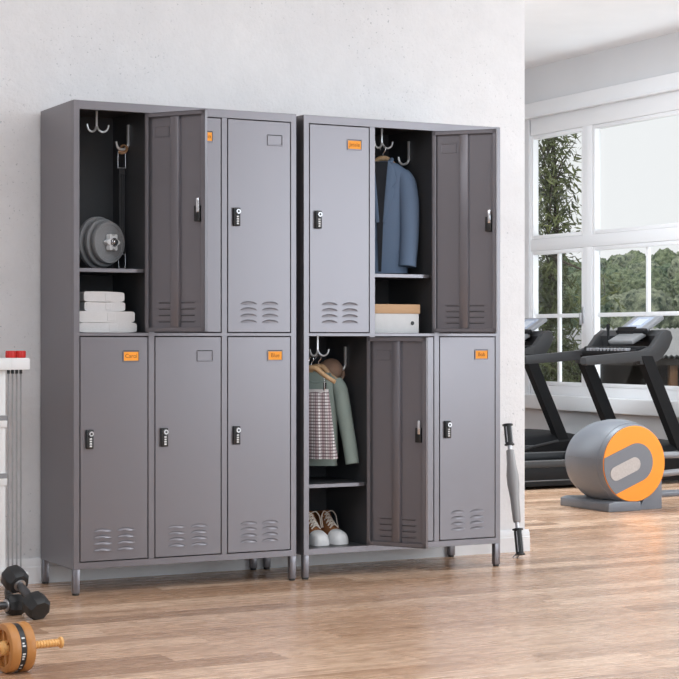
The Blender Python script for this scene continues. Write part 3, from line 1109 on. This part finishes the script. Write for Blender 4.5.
# --- shoes
def shoe(loc, label, flip, rotz):
    t = thing('sneaker', label, 'shoe', loc, rotz, 'pair of brown and white lace-up sneakers')

    t.scale = (0.87, 0.87, 0.87)

    def sec(y, w, z0, h, n=28, ex=0.8, dx=0.0):
        out = []
        for k in range(n):
            a = 2 * pi * k / n
            ca, sa = cos(a), sin(a)
            zz = z0 + (max(0.0, sa) ** 0.75) * h if sa > 0 else z0
            out.append((dx + math.copysign(abs(ca) ** ex, ca) * w, y, zz))
        return out
    b = MB()   # sole
    ys = [(-0.0, 0.02), (0.006, 0.031), (0.02, 0.0385), (0.06, 0.043), (0.11, 0.0395), (0.16, 0.035), (0.21, 0.035), (0.24, 0.03), (0.252, 0.018)]
    rs = []
    for y, w in ys:
        rs.append([(-w, y, 0), (w, y, 0), (w * 1.03, y, 0.012), (w, y, 0.024), (-w, y, 0.024), (-w * 1.03, y, 0.012)])
    b.rings(rs, M['toe'])
    b.build('sole', t)
    b = MB()   # toe cap
    rs = [sec(y, w, 0.02, h) for y, w, h in ((0.003, 0.018, 0.008), (0.006, 0.027, 0.02), (0.014, 0.034, 0.029), (0.028, 0.039, 0.037), (0.048, 0.0415, 0.042), (0.066, 0.042, 0.046), (0.072, 0.041, 0.044))]
    b.rings(rs, M['toe'])
    b.build('toe_cap', t)
    b = MB()   # upper
    rs = [sec(y, w, 0.02, h, 28, e) for y, w, h, e in ((0.064, 0.0405, 0.044, 0.8), (0.085, 0.0405, 0.055, 0.8), (0.11, 0.038, 0.07, 0.8), (0.135, 0.035, 0.088, 0.8),
                                                       (0.155, 0.034, 0.105, 0.7), (0.17, 0.0345, 0.116, 0.6), (0.21, 0.034, 0.118, 0.6), (0.24, 0.028, 0.116, 0.6), (0.25, 0.016, 0.112, 0.6))]
    b.rings(rs, M['leather'])
    b.build('upper', t)
    b = MB()   # tongue
    b.tube([(0, 0.088, 0.072), (0, 0.12, 0.098), (0, 0.145, 0.122), (0, 0.158, 0.142)], [0.018, 0.02, 0.022, 0.021], M['leather'], 12, True, 4, 0.25, (1, 0, 0))
    b.build('tongue', t)
    b = MB()   # laces
    L = M['lace']
    st = [(0.082, 0.0775), (0.098, 0.0865), (0.114, 0.097), (0.130, 0.110), (0.146, 0.125)]
    for i, (y, zz) in enumerate(st):
        w = 0.022
        b.tube([(-w, y, zz - 0.008), (0, y - 0.002, zz + 0.007), (w, y, zz - 0.008)], 0.0028, L, 8)
        if i < 4:
            y2, z2 = st[i + 1]
            b.tube([(-w, y, zz - 0.008), (0, (y + y2) / 2, (zz + z2) / 2 + 0.008), (w, y2, z2 - 0.008)], 0.0026, L, 8)
            b.tube([(w, y, zz - 0.008), (0, (y + y2) / 2, (zz + z2) / 2 + 0.009), (-w, y2, z2 - 0.008)], 0.0026, L, 8)
    for s in (-1, 1):
        b.tube([(0, 0.145, 0.134), (s * 0.022, 0.135, 0.142), (s * 0.038, 0.128, 0.12), (s * 0.04, 0.12, 0.09), (s * 0.041, 0.112, 0.07)], 0.0026, L, 8)
    b.build('laces', t)
    return t


shoe((LX2 + 0.217, 0.085, 0.1172), 'brown and white lace-up sneaker, the right one of the pair in the locker', 1, R(4))
shoe((LX2 + 0.126, 0.081, 0.1172), 'brown and white lace-up sneaker beside the locker frame, the left of the pair', -1, R(-3))

# --- storage box
t = thing('storage_box', 'small white storage box with a tan lid on the upper locker floor', 'box', (LX2 + 0.43, 0.17, 0.9555))
b = MB()
b.box(-0.107, 0.107, -0.13, 0.13, 0, 0.08, M['box_white'], 0.0015)
b.build('box_body', t)
b = MB()
b.box(-0.111, 0.111, -0.134, 0.134, 0.0785, 0.1155, M['lid'], 0.002)
b.build('box_lid', t)
b = MB()
b.cyl((0.076, -0.1303, 0.04), (0.076, -0.1315, 0.04), 0.0085, M['black'], None, 20)
b.lathe([(0.0085, 0), (0.0105, 0), (0.0105, 0.002), (0.0085, 0.002)], M['white_plastic'], Matrix.Translation((0.076, -0.1303, 0.04)) @ Euler((pi / 2, 0, 0)).to_matrix().to_4x4(), 20, closed=True)
b.build('finger_hole', t)

# ================================================================== BESIDE THE LOCKERS
# spring arm exerciser leaning on the wall
p0 = Vector((2.056, 0.195, -0.004)); p1 = Vector((2.09, 0.352, 0.575))
ax = (p1 - p0)
Ln = ax.length
t = thing('arm_exerciser', 'grey spring arm exerciser bar leaning on the white wall beside the right locker', 'exercise bar', p0 + Vector((0, 0, 0.012)), 0, None, ax.to_track_quat('Z', 'Y').to_euler())
b = MB()
b.lathe([(0.014, 0.145), (0.0165, 0.15), (0.0175, 0.155), (0.02, 0.25), (0.0265, 0.31), (0.0265, 0.35), (0.02, 0.40), (0.0175, 0.455), (0.0165, 0.46), (0.013, 0.462)], M['spring'], None, 24)
b.build('spring_sleeve', t)
b = MB()
b.cyl((0, 0, 0.1), (0, 0, 0.5), 0.0095, M['steel'])
b.build('rod', t)
for a, c in ((0.005, 0.118), (0.482, 0.575)):
    b = MB()
    b.cyl((0, 0, a), (0, 0, c), 0.0165, M['black'], None, 20)
    for k in range(8):
        an = 2 * pi * k / 8
        b.box(0.0155, 0.0185, -0.002, 0.002, a + 0.012, c - 0.012, M['steel'] if k % 2 else M['black'], 0.0005, 1, Matrix.Rotation(an, 4, 'Z'))
    b.cyl((0, 0, c - 0.006), (0, 0, c), 0.0235, M['black'], None, 24, True, 0.001)
    b.cyl((0, 0, a), (0, 0, a + 0.006), 0.0215, M['black'], None, 24, True, 0.001)
    b.build('hand_grip', t)
b = MB()
b.tube([(0.012, -0.004, 0.006), (0.022, -0.012, 0.004), (0.026, -0.018, -0.003), (0.016, -0.014, -0.006), (0.004, -0.006, 0.002)], 0.003, M['steel'], 8)
b.build('end_strap', t)

# ------------------------------------------------------------------ white equipment rack at the left edge
t = thing('equipment_rack', 'white metal equipment rack against the wall left of the lockers', 'rack', (-0.228, 0.15, 0))
Wp = M['white_plastic']
b = MB(); b.box(-0.5, 0.026, -0.05, 0.05, 0.8195, 0.863, Wp, 0.002); b.build('top_rail', t)
b = MB(); b.box(0.026, 0.098, -0.045, 0.05, 0.82, 0.863, M['white_paint'], 0.002); b.build('rail_end_block', t)
for x in (-0.0, -0.46):
    b = MB(); b.box(x - 0.012, x + 0.012, -0.03, -0.006, 0.05, 0.82, Wp, 0.003); p_ = b.build('upright', t)
    for z0 in (0.40, 0.61):
        c = MB(); c.box(x - 0.02, x + 0.017, -0.036, 0.0, z0, z0 + 0.045, Wp, 0.003); c.box(x - 0.02, x + 0.017, -0.0365, -0.034, z0 + 0.026, z0 + 0.045, M['silver'], 0.001, 1); c.build('height_clamp', p_)
for i in range(4):
    x = 0.036 + i * 0.0155
    b = MB(); b.cyl((x, 0.015, 0.075), (x, 0.015, 0.82), 0.0032, M['grey_thread'], None, 10)
    b.cyl((x, 0.015, 0.805), (x, 0.015, 0.82), 0.0055, M['black'], None, 10)
    b.build('guide_rod', t)
b = MB()
b.box(-0.5, 0.105, -0.01, 0.04, 0.045, 0.08, Wp, 0.003)
b.build('base_rail', t)
b = MB()
b.tube([(0.0, -0.02, 0.08), (0.008, -0.05, 0.075), (0.012, -0.09, 0.06), (0.014, -0.12, 0.035)], [0.02, 0.024, 0.022, 0.018], Wp, 14)
f_ = b.build('front_foot', t)
b = MB(); b.cyl((-0.012, -0.11, 0.022), (0.008, -0.11, 0.022), 0.022, M['black'], None, 24, True, 0.003); b.build('caster', f_)
b = MB()
b.cyl((-0.48, -0.02, 0), (-0.48, -0.02, 0.05), 0.016, M['black']); b.cyl((-0.45, 0.03, 0), (-0.45, 0.03, 0.046), 0.016, M['black']); b.cyl((0.09, 0.02, 0), (0.09, 0.02, 0.046), 0.012, M['black'])
b.build('foot_pad', t)
for i, x in enumerate((0.04, 0.077)):
    b = MB()
    b.cyl((0, 0, 0), (0, 0, 0.026), 0.0185, M['red'], None, 24, True, 0.002)
    for k in range(12):
        b.box(0.0175, 0.0195, -0.0016, 0.0016, 0.003, 0.023, M['red'], 0.0006, 1, Matrix.Rotation(2 * pi * k / 12, 4, 'Z'))
    tag(b.build('red_knob', None, (-0.228 + x, 0.15, 0.863)), ['red ribbed knob on the white rack, nearer the frame edge', 'red ribbed knob on the white rack, nearer the locker'][i], 'knob', 'red knobs on top of the rack')


# ------------------------------------------------------------------ hex dumbbells
def hex_dumbbell(c0, c1, r, hl, label, twist=0.0):
    c0, c1 = Vector(c0), Vector(c1)
    d = c1 - c0
    mid = (c0 + c1) / 2
    t = thing('hex_dumbbell', label, 'dumbbell', mid, 0, 'black hex dumbbells', d.to_track_quat('Z', 'Y').to_euler())
    L = d.length
    b = MB(); b.lathe([(0, -L / 2), (0.011, -L / 2), (0.0135, -L / 4), (0.0155, 0), (0.0135, L / 4), (0.011, L / 2), (0, L / 2)], M['dark_steel'], None, 20)
    b.build('handle', t)
    for s in (-1, 1):
        b = MB()
        poly = lambda q: [(q * cos(pi / 4 * k + twist + pi / 8), q * sin(pi / 4 * k + twist + pi / 8)) for k in range(8)]
        prof = [(r * 0.80, -hl / 2), (r, -hl / 2 + 0.012), (r, hl / 2 - 0.012), (r * 0.80, hl / 2)]
        b.rings([[(x, y, zz + s * L / 2) for x, y in poly(q)] for q, zz in prof], M['rubber'], smooth=False)
        h_ = b.build('head', t)
        b = MB()
        zi = s * (L / 2 - hl / 2)
        b.cyl((0, 0, zi), (0, 0, zi - s * 0.006), 0.021, M['steel'], None, 24, True, 0.001)
        b.build('collar_ring', h_)
    return t


hex_dumbbell((-0.512, -0.355, 0.0345), (-0.318, -0.325, 0.0345), 0.0365, 0.06, 'black hex dumbbell lying flat under the tilted one by the rack', 0.0)
hex_dumbbell((-0.316, -0.315, 0.119), (-0.285, -0.45, 0.0455), 0.0435, 0.068, 'black hex dumbbell tilted over the other with one end raised', 0.2)

# ------------------------------------------------------------------ ab roller
ra = R(83.5)
axd = Vector((sin(ra), cos(ra), 0))
t = thing('ab_roller', 'orange double-wheel ab roller lying on the wooden floor', 'ab roller', (-0.628, -1.326, 0.0695), 0, None, axd.to_track_quat('Z', 'Y').to_euler())
for z0 in (-0.037, 0.007):
    b = MB()
    ro, ri, w = 0.0695, 0.052, 0.030
    b.lathe([(ri, z0), (ro - 0.006, z0), (ro - 0.002, z0 + 0.002), (ro, z0 + 0.006), (ro, z0 + w - 0.006), (ro - 0.002, z0 + w - 0.002), (ro - 0.006, z0 + w), (ri, z0 + w), (ri, z0 + w * 0.6), (ri, z0 + w * 0.3)], M['roller_wood'], None, 64, closed=True)
    wl = b.build('wheel', t)
    b = MB()
    b.lathe([(0.0, z0 + 0.012), (ri + 0.001, z0 + 0.012), (ri + 0.001, z0 + 0.018), (0.0, z0 + 0.018)], M['roller_wood'], None, 40)
    for k in range(6):
        b.box(0.012, ri + 0.001, -0.0045, 0.0045, z0 + 0.005, z0 + 0.025, M['roller_wood'], 0.001, 1, Matrix.Rotation(pi / 3 * k + 0.3, 4, 'Z'))
    b.build('spokes', wl)
b = MB()
b.lathe([(0.0, -0.012), (0.0655, -0.012), (0.0655, 0.012), (0.0, 0.012)], M['black'], None, 48)
for k in range(14):
    a = R(150) + k * R(6.5)
    if k in (1, 4, 5, 9, 10, 12):
        continue
    b.box(0.0652, 0.0662, -0.0022, 0.0022, -0.0045, 0.0045 - (k % 3) * 0.0015, M['white_plastic'], 0, 1, Matrix.Rotation(a, 4, 'Z'))
c_ = b.build('centre_band', t)
c_['label'] = 'black centre band with white marks'
for s in (-1, 1):
    b = MB()
    pr = [(0.0, 0.018 * s), (0.021, 0.018 * s), (0.021, 0.034 * s), (0.019, 0.041 * s), (0.0105, 0.046 * s)]
    zz = 0.047
    while zz < 0.128:
        pr += [(0.0092, zz * s), (0.0112, (zz + 0.0022) * s), (0.0112, (zz + 0.0058) * s), (0.0092, (zz + 0.008) * s)]
        zz += 0.0088
    pr += [(0.0105, 0.134 * s), (0.016, 0.137 * s), (0.0165, 0.142 * s), (0.014, 0.145 * s), (0, 0.145 * s)]
    b.lathe(pr, M['roller_light'], None, 28)
    b.build('handle', t)

# ================================================================== GYM MACHINES BY THE WINDOW
# flywheel machine
t = thing('flywheel_exercise_machine', 'grey and orange round flywheel exercise machine on the floor by the treadmills', 'exercise machine', (3.753, 1.66, 0))
H_, O_ = M['house_grey'], M['house_orange']
T = Matrix.Translation((0, 0, 0.256)) @ Euler((pi / 2, 0, 0)).to_matrix().to_4x4()     # local z -> -Y
b = MB()
b.lathe([(0.0, -0.5), (0.05, -0.495), (0.10, -0.475), (0.15, -0.435), (0.19, -0.375), (0.219, -0.295), (0.233, -0.21), (0.236, -0.14), (0.228, -0.07), (0.215, -0.017), (0.209, -0.003), (0.2, 0.0), (0.0, 0.0)], H_, T, 72)
hs = b.build('flywheel_housing', t)
b = MB()
b.lathe([(0.217, -0.03), (0.2205, -0.03), (0.2215, -0.034), (0.218, -0.034)], H_, T, 72, closed=True)
b.prism([(-0.211, 0.003), (-0.2265, 0.07), (-0.2355, 0.14), (-0.2325, 0.21), (-0.218, 0.295), (-0.188, 0.375), (-0.14, 0.43), (-0.1, 0.3)], 0.004, H_, Matrix.Translation((0, 0, 0.284)))
b.build('housing_seam', hs)
# orange disc and the grey tongue on it
b = MB()
b.lathe([(0.0, 0.0), (0.205, 0.0), (0.206, 0.003), (0.203, 0.006), (0.0, 0.006)], O_, T, 72)
dk = b.build('side_disc', t)
b = MB()
pts = []
ang = R(21)
ex = Vector((cos(ang), sin(ang)))
ey = Vector((-sin(ang), cos(ang)))
hw = 0.105
c0 = Vector((0.016, 0.006))
for k in range(25):
    a = -pi / 2 + pi * k / 24
    p_ = c0 + ex * (cos(a) * hw) + ey * (sin(a) * hw)
    pts.append((p_.x, p_.y))
# close along the rim of the disc on the left side
rim = 0.2035


def hit(off):
    o_ = c0 + ey * off
    bq = o_.dot(ex)
    cq = o_.dot(o_) - rim * rim
    t_ = -bq - math.sqrt(bq * bq - cq)
    return o_ + ex * t_


pa, pb = hit(hw), hit(-hw)
a0, a1 = math.atan2(pa.y, pa.x), math.atan2(pb.y, pb.x)
if a1 < a0:
    a1 += 2 * pi
for k in range(25):
    a = a0 + (a1 - a0) * k / 24
    pts.append((rim * cos(a), rim * sin(a)))
b.prism(pts, 0.0035, H_, T @ Matrix.Translation((0, 0, 0.006)))
b.build('grey_panel', dk)
b = MB()
pts = []
for sgn, cc in ((1, 0.066), (-1, -0.066)):
    for k in range(13):
        a = -pi / 2 + pi * k / 12 + (0 if sgn > 0 else pi)
        p_ = Vector((-0.064, -0.026)) + ex * (cc + cos(a) * 0.038) + ey * (sin(a) * 0.038)
        pts.append((p_.x, p_.y))
b.prism(pts, 0.003, M['logo_grey'], T @ Matrix.Translation((0, 0, 0.0095)))
b.build('pale_insert', dk)
b = MB()
b.prism([(-0.16, -0.02), (0.055, -0.02), (0.055, 0.03), (-0.12, 0.036), (-0.16, 0.026)], 0.46, H_, Matrix(((1, 0, 0, -0.015), (0, 0, 1, -0.012), (0, 1, 0, 0.02), (0, 0, 0, 1))), 0.006)
b.build('front_foot', t)
b = MB()
b.prism([(0.055, 0.0), (0.213, 0.0), (0.213, 0.16), (0.16, 0.17)], 0.16, H_, Matrix(((1, 0, 0, 0.0), (0, 0, 1, 0.03), (0, 1, 0, 0.0), (0, 0, 0, 1))), 0.003)
b.build('rear_bracket', t)
for z0, z1, r, y, mm in ((0.29, 0.275, 0.018, 0.1, M['silver']), (0.185, 0.235, 0.018, 0.06, M['silver']), (0.075, 0.075, 0.02, 0.09, H_)):
    b = MB()
    b.cyl((0.15, y, z0), (1.15, y, z1), r, mm, None, 20)
    b.build('frame_tube', t)
b = MB()
b.box(1.1, 1.18, 0.0, 0.2, 0.0, 0.34, H_, 0.01)
b.build('rear_stand', t)


# treadmills
def treadmill(loc, label):
    t = thing('treadmill', label, 'treadmill', loc, 0, 'black treadmills facing the window')
    K, Gm = M['treadmill_black'], M['treadmill_grey']
    hw = 0.3375
    zj = 0.825
    b = MB(); b.box(-1.25, 0.25, -hw + 0.02, hw - 0.02, 0.06, 0.118, K, 0.004); b.build('deck', t)
    b = MB(); b.box(-1.245, 0.2, -hw + 0.08, hw - 0.08, 0.116, 0.124, M['rubber'], 0.003); b.build('running_belt', t)
    for s in (-1, 1):
        y = s * hw
        b = MB()
        b.box(-1.27, 0.5, y - 0.035, y + 0.035, 0.135, 0.178, Gm, 0.006)
        b.box(-1.27, 0.5, y - 0.037, y - 0.028, 0.174, 0.1795, M['rail_grey'], 0.002)
        b.box(-1.27, 0.5, y - 0.028, y + 0.037, 0.172, 0.1785, K, 0.002)
        b.box(-1.27, 0.5, y - 0.03, y + 0.03, 0.05, 0.137, K, 0.004)
        b.box(-1.25, 0.5, y - 0.034, y + 0.034, 0.051, 0.057, M['rail_grey'], 0.002)
        b.box(-1.25, 0.5, y - 0.03, y + 0.03, 0.02, 0.05, K, 0.002)
        b.build('side_rail', t)
        # leaning upright
        b = MB()
        prof = [(-0.045, -0.032), (0.045, -0.032), (0.045, 0.032), (-0.045, 0.032)]
        rs = []
        for k in range(2):
            f = k
            xx, zz = (0.335, 0.13) if k == 0 else (0.0, zj)
            rs.append([(xx + px, y + py, zz + (-px * 0.0)) for px, py in prof])
        b.rings(rs, K, smooth=False)
        b.build('upright', t)
        b = MB()                                                     # handrail towards the walker
        rs = []
        for xx, zz, h in ((0.04, zj + 0.0, 0.032), (-0.06, zj - 0.002, 0.032), (-0.25, zj - 0.016, 0.03), (-0.46, zj - 0.03, 0.028), (-0.475, zj - 0.031, 0.02)):
            rs.append([(xx, y - 0.026, zz - h), (xx, y + 0.026, zz - h), (xx, y + 0.032, zz), (xx, y + 0.026, zz + h), (xx, y - 0.026, zz + h), (xx, y - 0.032, zz)])
        b.rings(rs, Gm, smooth=False)
        b.build('handrail', t)
        b = MB()                                                     # console arm
        pr = [(-0.05, zj - 0.055), (0.035, zj - 0.06), (0.13, zj - 0.015), (0.185, zj + 0.05), (0.215, zj + 0.115), (0.2, zj + 0.16), (0.16, zj + 0.17), (0.11, zj + 0.135), (0.05, zj + 0.06), (-0.04, zj + 0.03)]
        b.prism(pr, 0.05, Gm, Matrix(((1, 0, 0, 0), (0, 0, 1, y - 0.025), (0, 1, 0, 0), (0, 0, 0, 1))), 0.008)
        b.build('console_arm', t)
    b = MB()                                                         # back of the console bowl
    rs = []
    for k in range(13):
        a = k / 12
        y = -hw + 2 * hw * a
        bul = 0.05 * sin(pi * a)
        rs.append([(0.12 + bul, y, zj + 0.13), (0.15 + bul, y, zj + 0.06), (0.2 + bul, y, zj + 0.10), (0.212 + bul, y, zj + 0.135), (0.17 + bul, y, zj + 0.167)])
    b.rings(rs, Gm)
    b.build('console_bowl', t)
    b = MB()
    b.tube([(0.01, -hw, zj + 0.012), (-0.03, -hw * 0.5, zj + 0.02), (-0.04, 0, zj + 0.022), (-0.03, hw * 0.5, zj + 0.02), (0.01, hw, zj + 0.012)], 0.026, K, 12)
    b.box(-0.015, 0.16, -hw + 0.03, hw - 0.03, zj + 0.028, zj + 0.06, K, 0.01)
    cb = b.build('cross_bar', t)
    b = MB()
    for k in range(12):
        y = -hw + 0.1 + k * 0.038
        b.box(-0.068, -0.03, y, y + 0.02, zj + 0.03, zj + 0.05, M['silver'], 0.002)
    b.build('grip_sensor', cb)
    # lower tray and tilted display
    def slab(x0, z0, x1, z1, y0, y1, th, mm, name, par, bev=0.008):
        d = Vector((x1 - x0, 0, z1 - z0))
        n = Vector((-d.z, 0, d.x)).normalized()
        dn = d.normalized()
        T = Matrix(((dn.x, 0, n.x, x0), (0, 1, 0, 0), (dn.z, 0, n.z, z0), (0, 0, 0, 1)))
        q = MB(); q.box(0, d.length, y0, y1, -th, 0, mm, bev, 3, T)
        return q.build(name, par)
    slab(0.01, zj + 0.098, 0.12, zj + 0.152, -0.19, 0.07, 0.03, M['tray_grey'], 'tray', t)
    ds = slab(0.10, zj + 0.165, 0.26, zj + 0.265, -0.2, 0.1, 0.028, M['silver'], 'console_display', t)
    slab(0.125, zj + 0.1815, 0.24, zj + 0.2535, -0.14, 0.04, 0.002, M['screen'], 'screen', ds, 0.0)
    slab(0.15, zj + 0.1985, 0.22, zj + 0.2420, -0.1, 0.0, 0.003, M['readout'], 'readout', ds, 0.0)
    slab(0.095, zj + 0.162, 0.125, zj + 0.182, -0.205, 0.105, 0.03, K, 'display_lip', ds)
    b = MB(); b.box(0.1, 0.2, -0.09, 0.09, zj + 0.09, zj + 0.19, K, 0.012); b.build('console_neck', t)
    b = MB()
    b.cyl((0.03, 0.09, zj + 0.055), (0.03, 0.09, zj + 0.19), 0.009, K, None, 14); b.cyl((0.03, 0.09, zj + 0.17), (0.03, 0.09, zj + 0.208), 0.0125, K, 0.011, 14, True, 0.003)
    b.build('safety_key_post', t)
    # motor hood
    b = MB()
    rs = []
    for xx, z1, zs in ((-0.2, 0.13, 0.12), (-0.16, 0.19, 0.13), (-0.08, 0.225, 0.145), (0.04, 0.245, 0.17), (0.2, 0.26, 0.205), (0.36, 0.262, 0.215), (0.47, 0.24, 0.19), (0.53, 0.2, 0.16), (0.55, 0.12, 0.11)):
        w = hw + 0.046
        rs.append([(xx, -w, 0.07), (xx, -w, zs - 0.01), (xx, -w + 0.01, zs), (xx, -w + 0.05, zs + (z1 - zs) * 0.7), (xx, -w + 0.1, z1), (xx, 0, z1 + 0.006),
                   (xx, w - 0.1, z1), (xx, w - 0.05, zs + (z1 - zs) * 0.7), (xx, w - 0.01, zs), (xx, w, zs - 0.01), (xx, w, 0.07)])
    b.rings(rs, K)
    mh = b.build('motor_hood', t)
    b = MB()
    b.tube([(-0.15, -hw - 0.04, 0.125), (-0.06, -hw - 0.04, 0.15), (0.06, -hw - 0.04, 0.176), (0.24, -hw - 0.038, 0.206)], 0.009, Gm, 10)
    b.build('hood_trim', mh)
    b = MB()
    for xx in (-1.15, 0.4):
        for s in (-1, 1):
            b.cyl((xx, s * hw, 0), (xx, s * hw, 0.055), 0.03, M['rubber'])
    b.build('foot', t)
    return t


treadmill((4.885, 3.06 + 0.3375, 0), 'black treadmill nearer the camera, right behind the flywheel machine')
treadmill((4.885, 4.413 + 0.3375, 0), 'black treadmill farther back, half hidden behind the white wall corner')

# ================================================================== OUTSIDE
GZ = -1.2
sbox('ground', XW + 0.25, 420, -60, 420, GZ - 0.3, GZ, m=M['ground'])

# hillside
b = MB()
A0 = Vector((-2.1, -6.2))
rs = []


def hillz(d, az):
    return GZ + max(0.0, (d - 95) / 200.0) ** 1.15 * (10.6 + 26 * (az - 0.64))


n_a = 40
for i in range(26):
    d = 90 + i * 9
    rs.append([(A0.x + d * sin(0.52 + 0.3 * k / n_a), A0.y + d * cos(0.52 + 0.3 * k / n_a), hillz(d, 0.52 + 0.3 * k / n_a)) for k in range(n_a + 1)])
rs.append([(p[0] + 4, p[1] + 6, GZ - 0.2) for p in rs[-1]])
b.rings(rs, M['hill'], (False, False), True, None, close=False)
struct(b.build('hill'))

rng = random.Random(7)


def crown_mesh(seed, m):
    b = bmesh.new()
    bmesh.ops.create_icosphere(b, subdivisions=5, radius=1.0)
    for v in b.verts:
        p = v.co.copy()
        f = 1.0 + 0.26 * noise.noise(p * 1.4 + Vector((seed, 0, 0))) + 0.20 * (0.5 - abs(noise.noise(p * 3.2 + Vector((0, seed, 0))))) + 0.13 * noise.noise(p * 8 + Vector((0, 0, seed)))
        v.co = Vector((p.x * f, p.y * f, p.z * f * (0.95 if p.z > 0 else 0.75)))
    for f in b.faces:
        f.smooth = True
    me = bpy.data.meshes.new('crown')
    b.to_mesh(me)
    b.free()
    me.materials.append(m)
    return me


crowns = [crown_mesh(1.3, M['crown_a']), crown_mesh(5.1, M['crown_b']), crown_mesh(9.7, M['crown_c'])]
tb = MB()
tb.cyl((0, 0, -1.6), (0, 0, 0.1), 0.16, M['bark'], 0.1, 10)
trunk0 = tb.build('trunk')
tm = trunk0.data
bpy.data.objects.remove(trunk0)
placed = []
d = 104.0
while d < 308 and len(placed) < 290:
    for k in range(int(d * 0.17 / 2.2)):
        az = rng.uniform(0.595, 0.765)
        dd = d + rng.uniform(-4, 4)
        s = rng.uniform(1.4, 2.3) * (0.85 + 0.15 * d / 200)
        x, y = A0.x + dd * sin(az), A0.y + dd * cos(az)
        if any((x - p[0]) ** 2 + (y - p[1]) ** 2 < (1.28 * (s + p[2])) ** 2 for p in placed) or len(placed) >= 290:
            continue
        placed.append((x, y, s))
        o = thing('forest_tree', 'round-crowned green tree in the forest on the hillside outside the window', 'tree',
                  (x, y, hillz(dd, az)), rng.uniform(0, 6.28), 'trees on the hillside')
        o.scale = (s, s, s * rng.uniform(0.95, 1.2))
        kind = rng.choice((0, 0, 1, 1, 2))
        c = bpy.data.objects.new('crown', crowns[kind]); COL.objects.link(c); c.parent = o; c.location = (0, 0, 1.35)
        u = bpy.data.objects.new('trunk', tm); COL.objects.link(u); u.parent = o; u.location = (0, 0, 1.0)
    d += 9.0

# barn with a pale corrugated roof
bd, ba = 44.0, 0.648
t = thing('barn', 'low open timber barn with a pale corrugated metal roof seen through the window', 'barn',
          (A0.x + bd * sin(ba), A0.y + bd * cos(ba), GZ), -(ba) - R(-20))
b = MB()
# local x along the ridge, local -y towards the house
x0, x1 = -3.6, 6.0
nx = int((x1 - x0) / 0.065)
ez, rz, run = 0.56 - GZ, 1.2 - GZ, 3.0
top, bot = [], []
for j, (yy, zz) in enumerate(((-run, ez), (0, rz), (run, ez))):
    top.append([(x0 + (x1 - x0) * i / nx, yy, zz + 0.024 * (1 if i % 2 else -1)) for i in range(nx + 1)])
b.rings(top, M['metal_roof'], (False, False), False, None, close=False)
b.rings([[(p[0], p[1], p[2] - 0.04) for p in r] for r in top], M['metal_roof'], (False, False), False, None, close=False)
b.build('roof', t)
b = MB()
b.box(x0, x1, -run + 0.05, -run + 0.2, ez - 0.22, ez - 0.04, M['barn_dark'])
b.box(x0, x1, run - 0.3, run - 0.2, 0, ez - 0.04, M['barn_dark'])
b.box(x0, x0 + 0.1, -run + 0.3, run - 0.3, 0, ez, M['barn_dark'])
b.box(x1 - 0.1, x1, -run + 0.3, run - 0.3, 0, ez, M['barn_dark'])
b.box(x0, x1, -run + 0.9, -run + 1.0, 0, ez - 0.05, M['barn_dark'])
b.build('dark_boarding', t)
for xx in (-3.3, -2.2, -0.3, 1.0, 1.9, 2.8, 4.2, 5.6):
    b = MB(); b.box(xx - 0.09, xx + 0.09, -run + 0.1, -run + 0.28, 0, ez - 0.05, M['barn_wood'], 0.01); b.build('post', t)
b = MB(); b.box(x0, x1, -run + 0.1, -run + 0.25, 0, 0.45, M['barn_dark'], 0.01); b.build('low_rail', t)

# leafy tree just outside the window
t = thing('willow_tree', 'slender tree with narrow olive leaves right outside the left window panes', 'tree', (7.05, 7.27, GZ))
b = MB()
branches = []
b.tube([(0, 0, 0), (0.05, 0.05, 1.0), (-0.02, 0.1, 2.0), (0.08, 0.05, 3.0), (0.1, 0.15, 4.2)], [0.06, 0.05, 0.04, 0.028, 0.012], M['bark'], 10)
rng = random.Random(21)
for k in range(90):
    z0 = rng.uniform(0.9, 4.1)
    a = rng.uniform(0, 2 * pi)
    ln = rng.uniform(0.12, 0.27)
    p0 = Vector((0.02, 0.08, z0))
    tip = p0 + Vector((cos(a) * ln, sin(a) * ln, rng.uniform(0.1, 0.5)))
    m_ = (p0 + tip) / 2 + Vector((0, 0, 0.06))
    b.tube([p0, m_, tip], [0.012, 0.007, 0.003], M['bark'], 6, True, 3)
    branches.append((p0, m_, tip))
b.tube([(0.02, 0.08, 2.9), (0.1, -0.35, 2.75), (0.12, -0.6, 2.7), (0.13, -0.62, 2.5)], [0.014, 0.009, 0.006, 0.003], M['bark'], 6)
branches.append((Vector((0.12, -0.56, 2.68)), Vector((0.12, -0.6, 2.6)), Vector((0.13, -0.6, 2.45))))
b.build('trunk', t)
lf = bmesh.new()


def leaf(p, d, ln, w):
    d = d.normalized()
    s_ = d.cross(Vector((rng.uniform(-1, 1), rng.uniform(-1, 1), rng.uniform(-1, 1)))).normalized()
    nn = d.cross(s_) * 0.15 * w
    a = lf.verts.new(p); c = lf.verts.new(p + d * ln)
    l_ = lf.verts.new(p + d * ln * 0.45 + s_ * w / 2 + nn); r_ = lf.verts.new(p + d * ln * 0.45 - s_ * w / 2 + nn)
    lf.faces.new((a, r_, c)); lf.faces.new((a, c, l_))


for p0, m_, tip in branches:
    hi = p0.z > 2.75
    for k in range(50 if hi else 110):
        f = rng.uniform(0.15, 1.1)
        base = (p0 * (1 - f) + tip * f) + Vector((rng.gauss(0, 0.085), rng.gauss(0, 0.085), rng.gauss(0, 0.1)))
        d = Vector((rng.uniform(-1, 1), rng.uniform(-1, 1), rng.uniform(-1.3, 0.35)))
        leaf(base, d, rng.uniform(0.07, 0.13), rng.uniform(0.015, 0.026))
me = bpy.data.meshes.new('foliage')
lf.to_mesh(me); lf.free()
me.materials.append(M['leaf'])
o = bpy.data.objects.new('foliage', me)
COL.objects.link(o); o.parent = t
